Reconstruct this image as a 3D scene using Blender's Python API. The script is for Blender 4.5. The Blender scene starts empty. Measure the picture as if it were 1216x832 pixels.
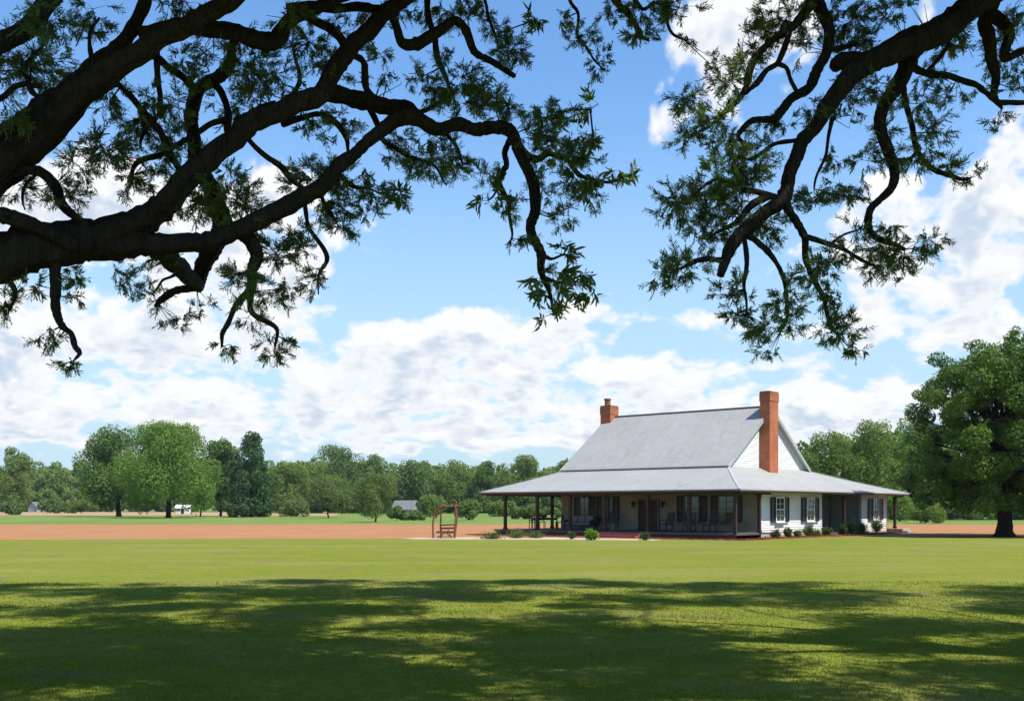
import bpy, bmesh, math, random
import numpy as np
from mathutils import Vector, Matrix
C = bpy.context.scene.collection
sc = bpy.context.scene
R = math.radians
rnd = random.Random(7)

# ------------------------------------------------------------------ camera
F_PX, HOR, CAM_H = 1250.0, 602.5, 1.75          # focal length and horizon row, in photo pixels (1216 x 832)
cam_d = bpy.data.cameras.new('camera'); cam = bpy.data.objects.new('camera', cam_d); C.objects.link(cam)
cam.location = (0, 0, CAM_H); cam.rotation_euler = (R(90), 0, 0)
cam_d.sensor_width = 36; cam_d.lens = 36 * F_PX / 1216
cam_d.shift_y = (HOR - 416) / 1216
cam_d.clip_start = 0.1; cam_d.clip_end = 9000
sc.camera = cam
def at(x, y, Y):                                 # photo pixel at distance Y
    return ((x - 608) / F_PX * Y, Y, CAM_H + (HOR - y) / F_PX * Y)

# ------------------------------------------------------------------ light
SUN_EL, SUN_AZ = R(60), R(127)                   # azimuth clockwise from +Y (the view direction)
sun_dir = Vector((math.sin(SUN_AZ) * math.cos(SUN_EL), math.cos(SUN_AZ) * math.cos(SUN_EL), math.sin(SUN_EL)))
sd = bpy.data.lights.new('sun', 'SUN'); sd.energy = 4.6; sd.angle = R(0.8); sd.color = (1.0, 0.955, 0.88)
so = bpy.data.objects.new('sun', sd); C.objects.link(so)
so.rotation_euler = (-sun_dir).to_track_quat('-Z', 'Y').to_euler()
SKY_STRENGTH = 0.092
EXPOSURE = 0.62
sc.view_settings.view_transform = 'Standard'; sc.view_settings.look = 'None'
sc.view_settings.gamma = 1; sc.view_settings.use_curve_mapping = False
sc.view_settings.exposure = EXPOSURE

# clouds: (px x, px y, half width, half height, weight) turned into azimuth / elevation
CLOUDS = [
 (250,300,230,95,1.0),(60,250,130,70,.75),(330,240,90,50,.6),(140,430,330,75,.9),(20,480,260,45,.75),
 (590,420,170,60,1.05),(560,378,60,34,.7),(700,375,60,40,.75),(480,450,140,45,.7),
 (850,75,105,85,1.15),(930,30,80,60,.7),(800,120,60,45,.5),
 (1060,290,110,75,1.1),(1200,250,60,95,1.15),(1130,340,130,60,.9),(1010,400,90,40,.5),(1130,405,110,50,1.0),(830,376,95,26,.62),
 (830,455,190,50,1.0),(1020,480,120,45,.8),(930,500,280,36,.7),(690,262,70,20,.5),(480,510,420,36,.7),(120,530,320,26,.6),
 (615,322,24,18,.25),(300,490,360,46,.35),(620,510,420,30,.4),(560,465,240,40,.45),(400,400,130,50,.4),(600,575,900,30,.5),(1290,120,70,60,.9),(-120,330,140,140,.9),(1400,300,120,160,.9),
]
BLUE = [(765,412,75,22,.5),(440,345,45,45,.6),(300,455,140,14,.35),(560,500,160,12,.35),(900,420,60,20,.4),(150,520,150,12,.35),(640,270,220,62,.75),(600,120,230,150,.6),(425,330,38,45,.6),(745,410,60,20,.25),(1075,420,30,34,.4),(1130,200,60,50,.5),(220,60,260,90,.5)]
def azel(x, y):
    return math.atan((x - 608) / F_PX), math.atan((HOR - y) / F_PX)
world = bpy.data.worlds.new('World'); sc.world = world; world.use_nodes = True
def build_world():
    nt = world.node_tree; N = nt.nodes; L = nt.links
    for n in list(N): N.remove(n)
    g = bpy.data.node_groups.new('cloud_density', 'ShaderNodeTree')
    g.interface.new_socket('V', in_out='INPUT', socket_type='NodeSocketVector')
    g.interface.new_socket('D', in_out='OUTPUT', socket_type='NodeSocketFloat')
    gn, gl = g.nodes, g.links
    gi = gn.new('NodeGroupInput'); go = gn.new('NodeGroupOutput')
    def m(op, a, b=None, c=None, clamp=False, nodes=gn, links=gl):
        n = nodes.new('ShaderNodeMath'); n.operation = op; n.use_clamp = clamp
        for i, v in enumerate((a, b, c)):
            if v is None: continue
            if isinstance(v, (int, float)): n.inputs[i].default_value = v
            else: links.new(v, n.inputs[i])
        return n.outputs[0]
    # low frequency warp so that the blobs have no ellipse outline
    w = gn.new('ShaderNodeTexNoise'); w.inputs['Scale'].default_value = 9; w.inputs['Detail'].default_value = 3
    gl.new(gi.outputs[0], w.inputs['Vector'])
    ws = gn.new('ShaderNodeVectorMath'); ws.operation = 'SUBTRACT'; gl.new(w.outputs['Color'], ws.inputs[0]); ws.inputs[1].default_value = (.5, .5, .5)
    wm = gn.new('ShaderNodeVectorMath'); wm.operation = 'MULTIPLY_ADD'
    gl.new(ws.outputs[0], wm.inputs[0]); wm.inputs[1].default_value = (.085, .05, 0); gl.new(gi.outputs[0], wm.inputs[2])
    tot = None
    def blob(spec, acc, sgn):
        x, y, rx, ry, k = spec
        a, e = azel(x, y)
        s = gn.new('ShaderNodeVectorMath'); s.operation = 'SUBTRACT'; gl.new(wm.outputs[0], s.inputs[0]); s.inputs[1].default_value = (a, e, 0)
        q = gn.new('ShaderNodeVectorMath'); q.operation = 'MULTIPLY'; gl.new(s.outputs[0], q.inputs[0]); q.inputs[1].default_value = (F_PX / rx / 1.25, F_PX / ry / 1.25, 0)
        d = gn.new('ShaderNodeVectorMath'); d.operation = 'DOT_PRODUCT'; gl.new(q.outputs[0], d.inputs[0]); gl.new(q.outputs[0], d.inputs[1])
        v = m('SUBTRACT', 1.0, d.outputs['Value'], clamp=True)
        v = m('MULTIPLY', v, v)
        if acc is None: return m('MULTIPLY', v, k * sgn)
        return m('MULTIPLY_ADD', v, k * sgn, acc)
    for c in CLOUDS: tot = blob(c, tot, 1)
    tot = m('MINIMUM', tot, .86)
    for c in BLUE: tot = blob(c, tot, -1)
    # billow noise, flattened towards the horizon
    sp = gn.new('ShaderNodeSeparateXYZ'); gl.new(gi.outputs[0], sp.inputs[0])
    el = m('MAXIMUM', sp.outputs[1], 0.0)
    lg = m('LOGARITHM', m('ADD', el, 0.10), 2.718)
    cb = gn.new('ShaderNodeCombineXYZ'); gl.new(m('MULTIPLY', sp.outputs[0], 1.0), cb.inputs[0]); gl.new(m('MULTIPLY', lg, 0.42), cb.inputs[1])
    n1 = gn.new('ShaderNodeTexNoise'); n1.inputs['Scale'].default_value = 15; n1.inputs['Detail'].default_value = 9; n1.inputs['Roughness'].default_value = .56
    n1.inputs['Distortion'].default_value = .25
    gl.new(cb.outputs[0], n1.inputs['Vector'])
    vo = gn.new('ShaderNodeTexVoronoi'); vo.feature = 'SMOOTH_F1'; vo.inputs['Scale'].default_value = 34
    vo.inputs['Smoothness'].default_value = .35
    try: vo.inputs['Detail'].default_value = 2.0
    except Exception: pass
    wv = gn.new('ShaderNodeVectorMath'); wv.operation = 'MULTIPLY_ADD'; gl.new(ws.outputs[0], wv.inputs[0]); wv.inputs[1].default_value = (.05, .05, 0); gl.new(cb.outputs[0], wv.inputs[2])
    gl.new(wv.outputs[0], vo.inputs['Vector'])
    f = m('MULTIPLY_ADD', m('SUBTRACT', n1.outputs['Fac'], .5), 2.6, tot)
    f = m('MULTIPLY_ADD', m('SUBTRACT', .42, vo.outputs['Distance']), .55, f)
    gl.new(f, go.inputs[0])

    mm = lambda *a, **k: m(*a, nodes=N, links=L, **k)
    tc = N.new('ShaderNodeTexCoord'); sx = N.new('ShaderNodeSeparateXYZ'); L.new(tc.outputs['Generated'], sx.inputs[0])
    az = mm('ARCTAN2', sx.outputs[0], sx.outputs[1]); el = mm('ARCSINE', sx.outputs[2])
    cv = N.new('ShaderNodeCombineXYZ'); L.new(az, cv.inputs[0]); L.new(el, cv.inputs[1])
    def dens(off):
        a = N.new('ShaderNodeVectorMath'); a.operation = 'ADD'; L.new(cv.outputs[0], a.inputs[0]); a.inputs[1].default_value = off
        gg = N.new('ShaderNodeGroup'); gg.node_tree = g; L.new(a.outputs[0], gg.inputs[0]); return gg.outputs[0]
    d0 = dens((0, 0, 0)); d1 = dens((.009, .020, 0))
    def ramp(v, a, b, lo=0., hi=1.):
        n = N.new('ShaderNodeMapRange'); n.interpolation_type = 'SMOOTHSTEP'; L.new(v, n.inputs[0])
        for i, x in enumerate((a, b, lo, hi)): n.inputs[1 + i].default_value = x
        return n.outputs[0]
    alpha = ramp(d0, .10, .56)
    # thin veil low in the sky
    veil = mm('MULTIPLY', ramp(el, .40, .0), .92)
    shade = ramp(mm('SUBTRACT', d1, mm('MULTIPLY', d0, .55)), -.10, .42)         # 1 where cloud lies above
    thick = ramp(d0, .35, .95)
    sh = mm('MULTIPLY', shade, thick)
    mixc = N.new('ShaderNodeMix'); mixc.data_type = 'RGBA'; L.new(sh, mixc.inputs[0])
    mixc.inputs[6].default_value = (1.0, 1.0, 1.0, 1); mixc.inputs[7].default_value = (.60, .70, .84, 1)
    sky = N.new('ShaderNodeTexSky'); sky.sky_type = 'NISHITA'; sky.sun_disc = False
    sky.sun_elevation = SUN_EL; sky.sun_rotation = SUN_AZ; sky.air_density = 1.25; sky.dust_density = .25; sky.ozone_density = 2.2; sky.altitude = 0
    b1 = N.new('ShaderNodeBackground'); b1.inputs[1].default_value = SKY_STRENGTH
    hs = N.new('ShaderNodeHueSaturation'); hs.inputs['Saturation'].default_value = 1.12; L.new(sky.outputs[0], hs.inputs['Color'])
    tn = N.new('ShaderNodeMix'); tn.data_type = 'RGBA'; tn.blend_type = 'MULTIPLY'; tn.inputs[0].default_value = 1; L.new(hs.outputs[0], tn.inputs[6]); tn.inputs[7].default_value = (1.08, 1.27, 1.46, 1); L.new(tn.outputs[2], b1.inputs[0])
    b2 = N.new('ShaderNodeBackground'); b2.inputs[1].default_value = .66; L.new(mixc.outputs[2], b2.inputs[0])
    b3 = N.new('ShaderNodeBackground'); b3.inputs[1].default_value = .60; b3.inputs[0].default_value = (.60, .82, 1.0, 1)
    mv = N.new('ShaderNodeMixShader'); L.new(veil, mv.inputs[0]); L.new(b1.outputs[0], mv.inputs[1]); L.new(b3.outputs[0], mv.inputs[2])
    mx = N.new('ShaderNodeMixShader'); L.new(mm('MULTIPLY', alpha, .97), mx.inputs[0]); L.new(mv.outputs[0], mx.inputs[1]); L.new(b2.outputs[0], mx.inputs[2])
    out = N.new('ShaderNodeOutputWorld'); L.new(mx.outputs[0], out.inputs[0])
    world.cycles.sampling_method = 'MANUAL'; world.cycles.sample_map_resolution = 512
build_world()
try:
    sc.cycles.max_bounces = 6; sc.cycles.diffuse_bounces = 3; sc.cycles.transmission_bounces = 3; sc.cycles.transparent_max_bounces = 6
except Exception: pass

# ------------------------------------------------------------------ helpers
def tag(o, label=None, cat=None, group=None, kind=None):
    if label: o['label'] = label
    if cat: o['category'] = cat
    if group: o['group'] = group
    if kind: o['kind'] = kind
    return o
def thing(name, label, cat, loc=(0, 0, 0), rz=0, group=None):
    o = bpy.data.objects.new(name, None); C.objects.link(o); o.location = loc; o.rotation_euler = (0, 0, rz)
    o.empty_display_size = .2
    return tag(o, label, cat, group)
def dup(root, loc, rz=None, scale=None, label=None, group=None):
    r = root.copy(); C.objects.link(r); r.location = loc
    if rz is not None: r.rotation_euler = (0, 0, rz)
    if scale is not None: r.scale = scale
    if label: r['label'] = label
    if group: r['group'] = group
    for ch in list(root.children):
        c = ch.copy(); C.objects.link(c); c.parent = r
        for gch in ch.children:
            d = gch.copy(); C.objects.link(d); d.parent = c
    return r
def link(name, me, mat, parent=None, smooth=False):
    if mat is not None: me.materials.append(mat)
    o = bpy.data.objects.new(name, me); C.objects.link(o)
    if parent is not None: o.parent = parent
    if smooth: me.polygons.foreach_set('use_smooth', [True] * len(me.polygons))
    return o
class MB:
    def __init__(s): s.v = []; s.f = []
    def poly(s, pts):
        b = len(s.v); s.v += [tuple(p) for p in pts]; s.f.append(tuple(range(b, b + len(pts)))); return s
    def hexa(s, p):                              # 8 points: bottom 4 (ccw), top 4
        b = len(s.v); s.v += [tuple(q) for q in p]
        for f in ((3, 2, 1, 0), (4, 5, 6, 7), (0, 1, 5, 4), (1, 2, 6, 5), (2, 3, 7, 6), (3, 0, 4, 7)): s.f.append(tuple(b + i for i in f))
        return s
    def box(s, x0, x1, y0, y1, z0, z1):
        return s.hexa([(x0, y0, z0), (x1, y0, z0), (x1, y1, z0), (x0, y1, z0), (x0, y0, z1), (x1, y0, z1), (x1, y1, z1), (x0, y1, z1)])
    def bar(s, a, b, w, h=None, w2=None):        # square-section bar from a to b
        a = Vector(a); b = Vector(b); h = h or w; k = (w2 / w) if w2 else 1
        d = (b - a).normalized(); up = Vector((0, 0, 1)) if abs(d.z) < .95 else Vector((0, 1, 0))
        r = d.cross(up).normalized(); u = r.cross(d)
        q = lambda c, kk: [c + r * (sx * w / 2 * kk) + u * (sy * h / 2 * kk) for sx, sy in ((-1, -1), (1, -1), (1, 1), (-1, 1))]
        return s.hexa(q(a, 1) + q(b, k))
    def prism(s, pts, z0, z1):
        n = len(pts); b = len(s.v)
        s.v += [(x, y, z0) for x, y in pts] + [(x, y, z1) for x, y in pts]
        s.f.append(tuple(b + i for i in reversed(range(n)))); s.f.append(tuple(b + n + i for i in range(n)))
        for i in range(n): j = (i + 1) % n; s.f.append((b + i, b + j, b + n + j, b + n + i))
        return s
    def lathe(s, cx, cy, prof, n=12):            # prof: (r, z)
        b = len(s.v)
        for r, z in prof:
            for k in range(n): a = 2 * math.pi * k / n; s.v.append((cx + r * math.cos(a), cy + r * math.sin(a), z))
        for i in range(len(prof) - 1):
            for k in range(n):
                k2 = (k + 1) % n; s.f.append((b + i * n + k, b + i * n + k2, b + (i + 1) * n + k2, b + (i + 1) * n + k))
        s.f.append(tuple(b + k for k in reversed(range(n)))); s.f.append(tuple(b + (len(prof) - 1) * n + k for k in range(n)))
        return s
    def build(s, name, mat, parent=None, smooth=False, bevel=0):
        me = bpy.data.meshes.new(name); me.from_pydata(s.v, [], s.f); me.validate()
        bm = bmesh.new(); bm.from_mesh(me); bmesh.ops.recalc_face_normals(bm, faces=bm.faces); bm.to_mesh(me); bm.free()
        o = link(name, me, mat, parent, smooth)
        if bevel:
            mo = o.modifiers.new('bevel', 'BEVEL'); mo.width = bevel; mo.segments = 2; mo.limit_method = 'ANGLE'
        return o
def fast_mesh(name, V, Fc, n):                   # V (k,3), Fc (m,n) int arrays
    me = bpy.data.meshes.new(name); V = np.ascontiguousarray(V, np.float32); Fc = np.ascontiguousarray(Fc, np.int32)
    me.vertices.add(len(V)); me.vertices.foreach_set('co', V.ravel())
    me.loops.add(Fc.size); me.loops.foreach_set('vertex_index', Fc.ravel())
    me.polygons.add(len(Fc)); me.polygons.foreach_set('loop_start', np.arange(0, Fc.size, n, dtype=np.int32))
    me.polygons.foreach_set('loop_total', np.full(len(Fc), n, np.int32)) if False else None
    me.update(calc_edges=True); return me

# ------------------------------------------------------------------ materials
def mat(name, build):
    m = bpy.data.materials.new(name); m.use_nodes = True; nt = m.node_tree
    p = nt.nodes.get('Principled BSDF'); build(nt, p); return m
def nn(nt, t, **kw):
    n = nt.nodes.new(t)
    for k, v in kw.items():
        if hasattr(n, k) and k not in ('Scale',): setattr(n, k, v)
    return n
def noise(nt, vec, scale, detail=4, rough=.55):
    n = nt.nodes.new('ShaderNodeTexNoise'); n.inputs['Scale'].default_value = scale; n.inputs['Detail'].default_value = detail; n.inputs['Roughness'].default_value = rough
    if vec is not None: nt.links.new(vec, n.inputs['Vector'])
    return n.outputs['Fac']
def ramp(nt, fac, stops):
    n = nt.nodes.new('ShaderNodeValToRGB'); e = n.color_ramp.elements
    while len(e) < len(stops): e.new(.5)
    for i, (p, c) in enumerate(stops): e[i].position = p; e[i].color = (*c, 1) if len(c) == 3 else c
    nt.links.new(fac, n.inputs[0]); return n.outputs[0]
def mapping(nt, src='Object', scale=(1, 1, 1), rot=(0, 0, 0)):
    t = nt.nodes.new('ShaderNodeTexCoord'); mp = nt.nodes.new('ShaderNodeMapping'); mp.inputs['Scale'].default_value = scale; mp.inputs['Rotation'].default_value = rot
    nt.links.new(t.outputs[src], mp.inputs[0]); return mp.outputs[0]
def mixc(nt, fac, a, b, mode='MIX'):
    n = nt.nodes.new('ShaderNodeMix'); n.data_type = 'RGBA'; n.blend_type = mode
    for i, v in ((0, fac), (6, a), (7, b)):
        if isinstance(v, (int, float)): n.inputs[i].default_value = v
        elif isinstance(v, tuple): n.inputs[i].default_value = (*v, 1)
        else: nt.links.new(v, n.inputs[i])
    return n.outputs[2]
def bump(nt, p, h, strength=.4, dist=.02):
    b = nt.nodes.new('ShaderNodeBump'); b.inputs['Strength'].default_value = strength; b.inputs['Distance'].default_value = dist
    nt.links.new(h, b.inputs['Height']); nt.links.new(b.outputs[0], p.inputs['Normal'])
def two_tone(name, c1, c2, scale, rough=.8, mscale=(1, 1, 1), b=.3, bd=.01, detail=5, spec=.3):
    def f(nt, p):
        v = mapping(nt, 'Object', mscale); n = noise(nt, v, scale, detail)
        nt.links.new(ramp(nt, n, [(.3, c1), (.7, c2)]), p.inputs['Base Color']); p.inputs['Roughness'].default_value = rough
        p.inputs['Specular IOR Level'].default_value = spec
        if b: bump(nt, p, n, b, bd)
    return mat(name, f)
def foliage(name, c1, c2, scale=.35, trans=.35, spec=.22):
    def f(nt, p):
        v = mapping(nt, 'Object'); n = noise(nt, v, scale, 3)
        r = nt.nodes.new('ShaderNodeNewGeometry')
        mr = nt.nodes.new('ShaderNodeMix'); mr.data_type = 'FLOAT'; mr.inputs[0].default_value = .35
        nt.links.new(n, mr.inputs[2]); nt.links.new(r.outputs['Random Per Island'], mr.inputs[3])
        col = ramp(nt, mr.outputs[0], [(.3, c1), (.7, c2)])
        nt.links.new(col, p.inputs['Base Color']); p.inputs['Roughness'].default_value = .6; p.inputs['Specular IOR Level'].default_value = spec
        t = nt.nodes.new('ShaderNodeBsdfTranslucent'); g = mixc(nt, 1.0, col, (1.25, 1.25, .6), 'MULTIPLY'); nt.links.new(g, t.inputs[0])
        ms = nt.nodes.new('ShaderNodeMixShader'); ms.inputs[0].default_value = trans
        nt.links.new(p.outputs[0], ms.inputs[1]); nt.links.new(t.outputs[0], ms.inputs[2])
        nt.links.new(ms.outputs[0], nt.nodes['Material Output'].inputs[0])
    return mat(name, f)
M = {}
def lawn(nt, p):
    v = mapping(nt, 'Object')
    big = noise(nt, v, .09, 4); mid = noise(nt, v, 1.1, 5, .65); fine = noise(nt, mapping(nt, 'Object', (1, .35, 1)), 22, 3, .7)
    tuft = noise(nt, mapping(nt, 'Object', (1, .5, 1)), 5.5, 4, .7)
    c = ramp(nt, big, [(.33, (.132, .195, .013)), (.66, (.245, .255, .022))])
    c = mixc(nt, .62, c, ramp(nt, mid, [(.3, (.108, .175, .011)), (.72, (.295, .280, .036))]))
    c = mixc(nt, .42, c, ramp(nt, fine, [(.30, (.09, .13, .008)), (.70, (.29, .31, .045))]))
    c = mixc(nt, ramp(nt, noise(nt, mapping(nt, 'Object', (.35, 1, 1)), .28, 6, .68), [(.46, (0, 0, 0)), (.64, (.55, .55, .55))]), c, (.32, .27, .07))
    c = mixc(nt, .30, c, ramp(nt, tuft, [(.32, (.11, .17, .010)), (.70, (.30, .29, .04))]))
    # worn patches of dry earth with a shape of their own
    wn = noise(nt, v, .33, 4, .6); c = mixc(nt, ramp(nt, wn, [(.60, (0, 0, 0)), (.70, (.75, .75, .75))]), c, (.20, .15, .075))
    c = mixc(nt, 1.0, c, (.80, .80, 1.25), 'MULTIPLY')
    nt.links.new(c, p.inputs['Base Color']); p.inputs['Roughness'].default_value = 1; p.inputs['Specular IOR Level'].default_value = 0
    bump(nt, p, fine, .7, .05)
M['lawn'] = mat('lawn', lawn)
def soil(nt, p):
    v = mapping(nt, 'Object', (1, 3.0, 1)); n = noise(nt, v, .25, 6, .6); r = noise(nt, mapping(nt, 'Object', (.15, 5, 1)), .6, 3)
    c = mixc(nt, .4, ramp(nt, n, [(.3, (.25, .112, .048)), (.7, (.375, .190, .092))]), ramp(nt, r, [(.35, (.25, .11, .045)), (.65, (.42, .225, .11))]))
    nt.links.new(c, p.inputs['Base Color']); p.inputs['Roughness'].default_value = 1; p.inputs['Specular IOR Level'].default_value = .05
    bump(nt, p, noise(nt, v, 1.5, 4), .6, .08)
M['soil'] = mat('soil', soil)
M['pasture'] = two_tone('pasture', (.10, .165, .035), (.17, .215, .055), .08, .95, b=0, spec=.05)
M['stubble'] = two_tone('stubble', (.30, .185, .10), (.36, .27, .15), .04, .95, b=0, spec=.05)
M['mulch'] = two_tone('mulch', (.13, .030, .016), (.30, .085, .045), 6, .95, b=.8, bd=.05)
M['sand'] = two_tone('sand', (.36, .27, .17), (.46, .37, .25), 1.2, .95, b=.3)
def siding(nt, p):
    v = mapping(nt, 'Object', (.6, .6, 5)); n = noise(nt, v, 1.6, 5); g = noise(nt, mapping(nt, 'Object'), .8, 4)
    c = mixc(nt, .5, ramp(nt, n, [(.3, (.66, .67, .66)), (.7, (.78, .78, .76))]), ramp(nt, g, [(.35, (.66, .66, .63)), (.7, (.80, .80, .79))]))
    t = nt.nodes.new('ShaderNodeTexCoord'); s = nt.nodes.new('ShaderNodeSeparateXYZ'); nt.links.new(t.outputs['Object'], s.inputs[0])
    mr = nt.nodes.new('ShaderNodeMapRange'); nt.links.new(s.outputs[2], mr.inputs[0]); mr.inputs[1].default_value = .75; mr.inputs[2].default_value = 0.
    dm = nt.nodes.new('ShaderNodeMath'); dm.operation = 'MULTIPLY'; nt.links.new(mr.outputs[0], dm.inputs[0]); nt.links.new(noise(nt, t.outputs['Object'], 2.5, 5, .7), dm.inputs[1])
    c = mixc(nt, dm.outputs[0], c, (.42, .27, .17))
    rn = noise(nt, mapping(nt, 'Object', (2.5, 2.5, .25)), 2.0, 5, .7); c = mixc(nt, ramp(nt, rn, [(.55, (0, 0, 0)), (.75, (.35, .35, .35))]), c, (.45, .45, .40))
    nt.links.new(c, p.inputs['Base Color']); p.inputs['Roughness'].default_value = .6
M['siding'] = mat('siding', siding)
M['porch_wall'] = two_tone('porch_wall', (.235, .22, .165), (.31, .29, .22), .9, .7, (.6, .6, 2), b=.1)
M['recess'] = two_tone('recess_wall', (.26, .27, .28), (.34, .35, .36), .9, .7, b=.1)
M['trim'] = two_tone('trim', (.60, .60, .58), (.72, .72, .70), 3, .6, b=.05)
M['shaded_trim'] = two_tone('shaded_trim', (.10, .10, .085), (.15, .15, .125), 3, .6, b=.05)  # dark copy of the trim: porch shade put into the colour
M['grey_trim'] = two_tone('grey_trim', (.30, .32, .33), (.40, .42, .43), 3, .5, b=.05)
def roof(nt, p):
    v = mapping(nt, 'Object'); n = noise(nt, v, .35, 6, .6); f = noise(nt, mapping(nt, 'Object', (3, 1, 1)), 2.2, 5, .7)
    st = noise(nt, mapping(nt, 'Object', (7, .35, .35)), 1.0, 4)
    c = mixc(nt, .5, ramp(nt, n, [(.3, (.272, .268, .248)), (.7, (.345, .338, .312))]), ramp(nt, f, [(.3, (.235, .233, .215)), (.7, (.370, .362, .335))]))
    c = mixc(nt, .10, c, ramp(nt, st, [(.35, (.22, .22, .21)), (.6, (.37, .37, .35))]))
    nt.links.new(c, p.inputs['Base Color']); p.inputs['Roughness'].default_value = .62; p.inputs['Metallic'].default_value = 0
    p.inputs['Specular IOR Level'].default_value = .4
    # faint shingle courses along the slope (by height)
    w = nt.nodes.new('ShaderNodeTexWave'); w.bands_direction = 'Z'; w.wave_profile = 'SAW'; w.inputs['Scale'].default_value = .95
    w.inputs['Distortion'].default_value = .6; w.inputs['Detail'].default_value = 2; nt.links.new(v, w.inputs['Vector'])
    sh = nt.nodes.new('ShaderNodeTexBrick'); sh.inputs['Scale'].default_value = 1; sh.inputs['Brick Width'].default_value = .55; sh.inputs['Row Height'].default_value = .22; sh.inputs['Mortar Size'].default_value = .02
    sh.inputs['Color1'].default_value = (.9, .9, .9, 1); sh.inputs['Color2'].default_value = (1.08, 1.08, 1.08, 1); sh.inputs['Mortar'].default_value = (.72, .72, .72, 1)
    s2 = nt.nodes.new('ShaderNodeSeparateXYZ'); nt.links.new(v, s2.inputs[0]); cb2 = nt.nodes.new('ShaderNodeCombineXYZ'); nt.links.new(s2.outputs[0], cb2.inputs[0]); nt.links.new(s2.outputs[2], cb2.inputs[1]); nt.links.new(cb2.outputs[0], sh.inputs['Vector'])
    c = mixc(nt, .28, c, sh.outputs['Color'], 'MULTIPLY'); wr = noise(nt, mapping(nt, 'Object', (1.3, .3, .3)), 1.4, 6, .7); c = mixc(nt, ramp(nt, wr, [(.56, (0, 0, 0)), (.74, (.4, .4, .4))]), c, (.17, .15, .12))
    nt.links.new(c, p.inputs['Base Color']); bump(nt, p, w.outputs['Fac'], .3, .03)
M['roof'] = mat('roof', roof)
def brick(nt, p):
    t = nt.nodes.new('ShaderNodeTexCoord'); s = nt.nodes.new('ShaderNodeSeparateXYZ'); nt.links.new(t.outputs['Object'], s.inputs[0])
    a = nt.nodes.new('ShaderNodeMath'); a.operation = 'ADD'; nt.links.new(s.outputs[0], a.inputs[0]); nt.links.new(s.outputs[1], a.inputs[1])
    cb = nt.nodes.new('ShaderNodeCombineXYZ'); nt.links.new(a.outputs[0], cb.inputs[0]); nt.links.new(s.outputs[2], cb.inputs[1])
    b = nt.nodes.new('ShaderNodeTexBrick'); b.inputs['Scale'].default_value = 1; b.inputs['Brick Width'].default_value = .22; b.inputs['Row Height'].default_value = .075
    b.inputs['Mortar Size'].default_value = .009; b.inputs['Color1'].default_value = (.47, .115, .038, 1); b.inputs['Color2'].default_value = (.25, .055, .022, 1); b.inputs['Mortar'].default_value = (.38, .23, .15, 1)
    nt.links.new(cb.outputs[0], b.inputs['Vector'])
    n = noise(nt, t.outputs['Object'], 1.6, 5); c = mixc(nt, .5, b.outputs['Color'], ramp(nt, n, [(.3, (.24, .055, .020)), (.7, (.52, .155, .052))]))
    st = nt.nodes.new('ShaderNodeMapRange'); nt.links.new(s.outputs[2], st.inputs[0]); st.inputs[1].default_value = 8.35; st.inputs[2].default_value = 9.0   # soot near the flue
    sm = nt.nodes.new('ShaderNodeMath'); sm.operation = 'MULTIPLY'; nt.links.new(st.outputs[0], sm.inputs[0]); nt.links.new(noise(nt, t.outputs['Object'], 2.4, 5, .7), sm.inputs[1])
    c = mixc(nt, sm.outputs[0], c, (.05, .03, .025))
    nt.links.new(c, p.inputs['Base Color']); p.inputs['Roughness'].default_value = .9; bump(nt, p, b.outputs['Fac'], -.5, .01)
M['old_roof'] = two_tone('old_roof', (.10, .11, .11), (.17, .175, .175), 2, .7, b=.1)
M['brick'] = mat('brick', brick)
M['timber'] = two_tone('timber', (.026, .015, .010), (.060, .034, .021), 3, .75, (4, 4, .5), b=.4)
M['dark_timber'] = two_tone('dark_timber', (.045, .024, .015), (.09, .045, .028), 3, .75, (1, 1, 1), b=.3)
M['deck'] = two_tone('deck', (.07, .062, .056), (.12, .105, .09), 2.2, .7, (.4, 6, 1), b=.3)
M['shutter'] = two_tone('shutter', (.010, .016, .022), (.022, .030, .038), 4, .55, b=.05)
M['door'] = two_tone('door', (.018, .010, .008), (.035, .020, .014), 3, .5, b=.05)
M['iron'] = two_tone('iron', (.012, .012, .012), (.03, .028, .026), 6, .45, b=.05)
M['furniture'] = two_tone('furniture', (.040, .042, .045), (.075, .078, .080), 5, .6, b=.1)
M['cushion'] = two_tone('cushion', (.16, .17, .18), (.24, .25, .26), 6, .9, b=.2)
M['redwood'] = two_tone('redwood', (.10, .040, .024), (.19, .080, .050), 5, .8, (3, 3, .6), b=.4)
M['red_step'] = two_tone('red_step', (.20, .050, .034), (.32, .10, .07), 3, .85, b=.3)
M['stone'] = two_tone('stone', (.24, .20, .15), (.40, .35, .28), 2.5, .9, b=.5)
def glass(nt, p):
    v = mapping(nt, 'Object'); n = noise(nt, v, .9, 3)
    nt.links.new(ramp(nt, n, [(.3, (.015, .02, .025)), (.7, (.05, .06, .065))]), p.inputs['Base Color']); p.inputs['Roughness'].default_value = .06; p.inputs['Specular IOR Level'].default_value = .8
M['glass'] = mat('glass', glass)
M['curtain'] = two_tone('curtain', (.35, .36, .36), (.55, .56, .56), 4, .9, (6, 6, .4), b=.2)
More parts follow.
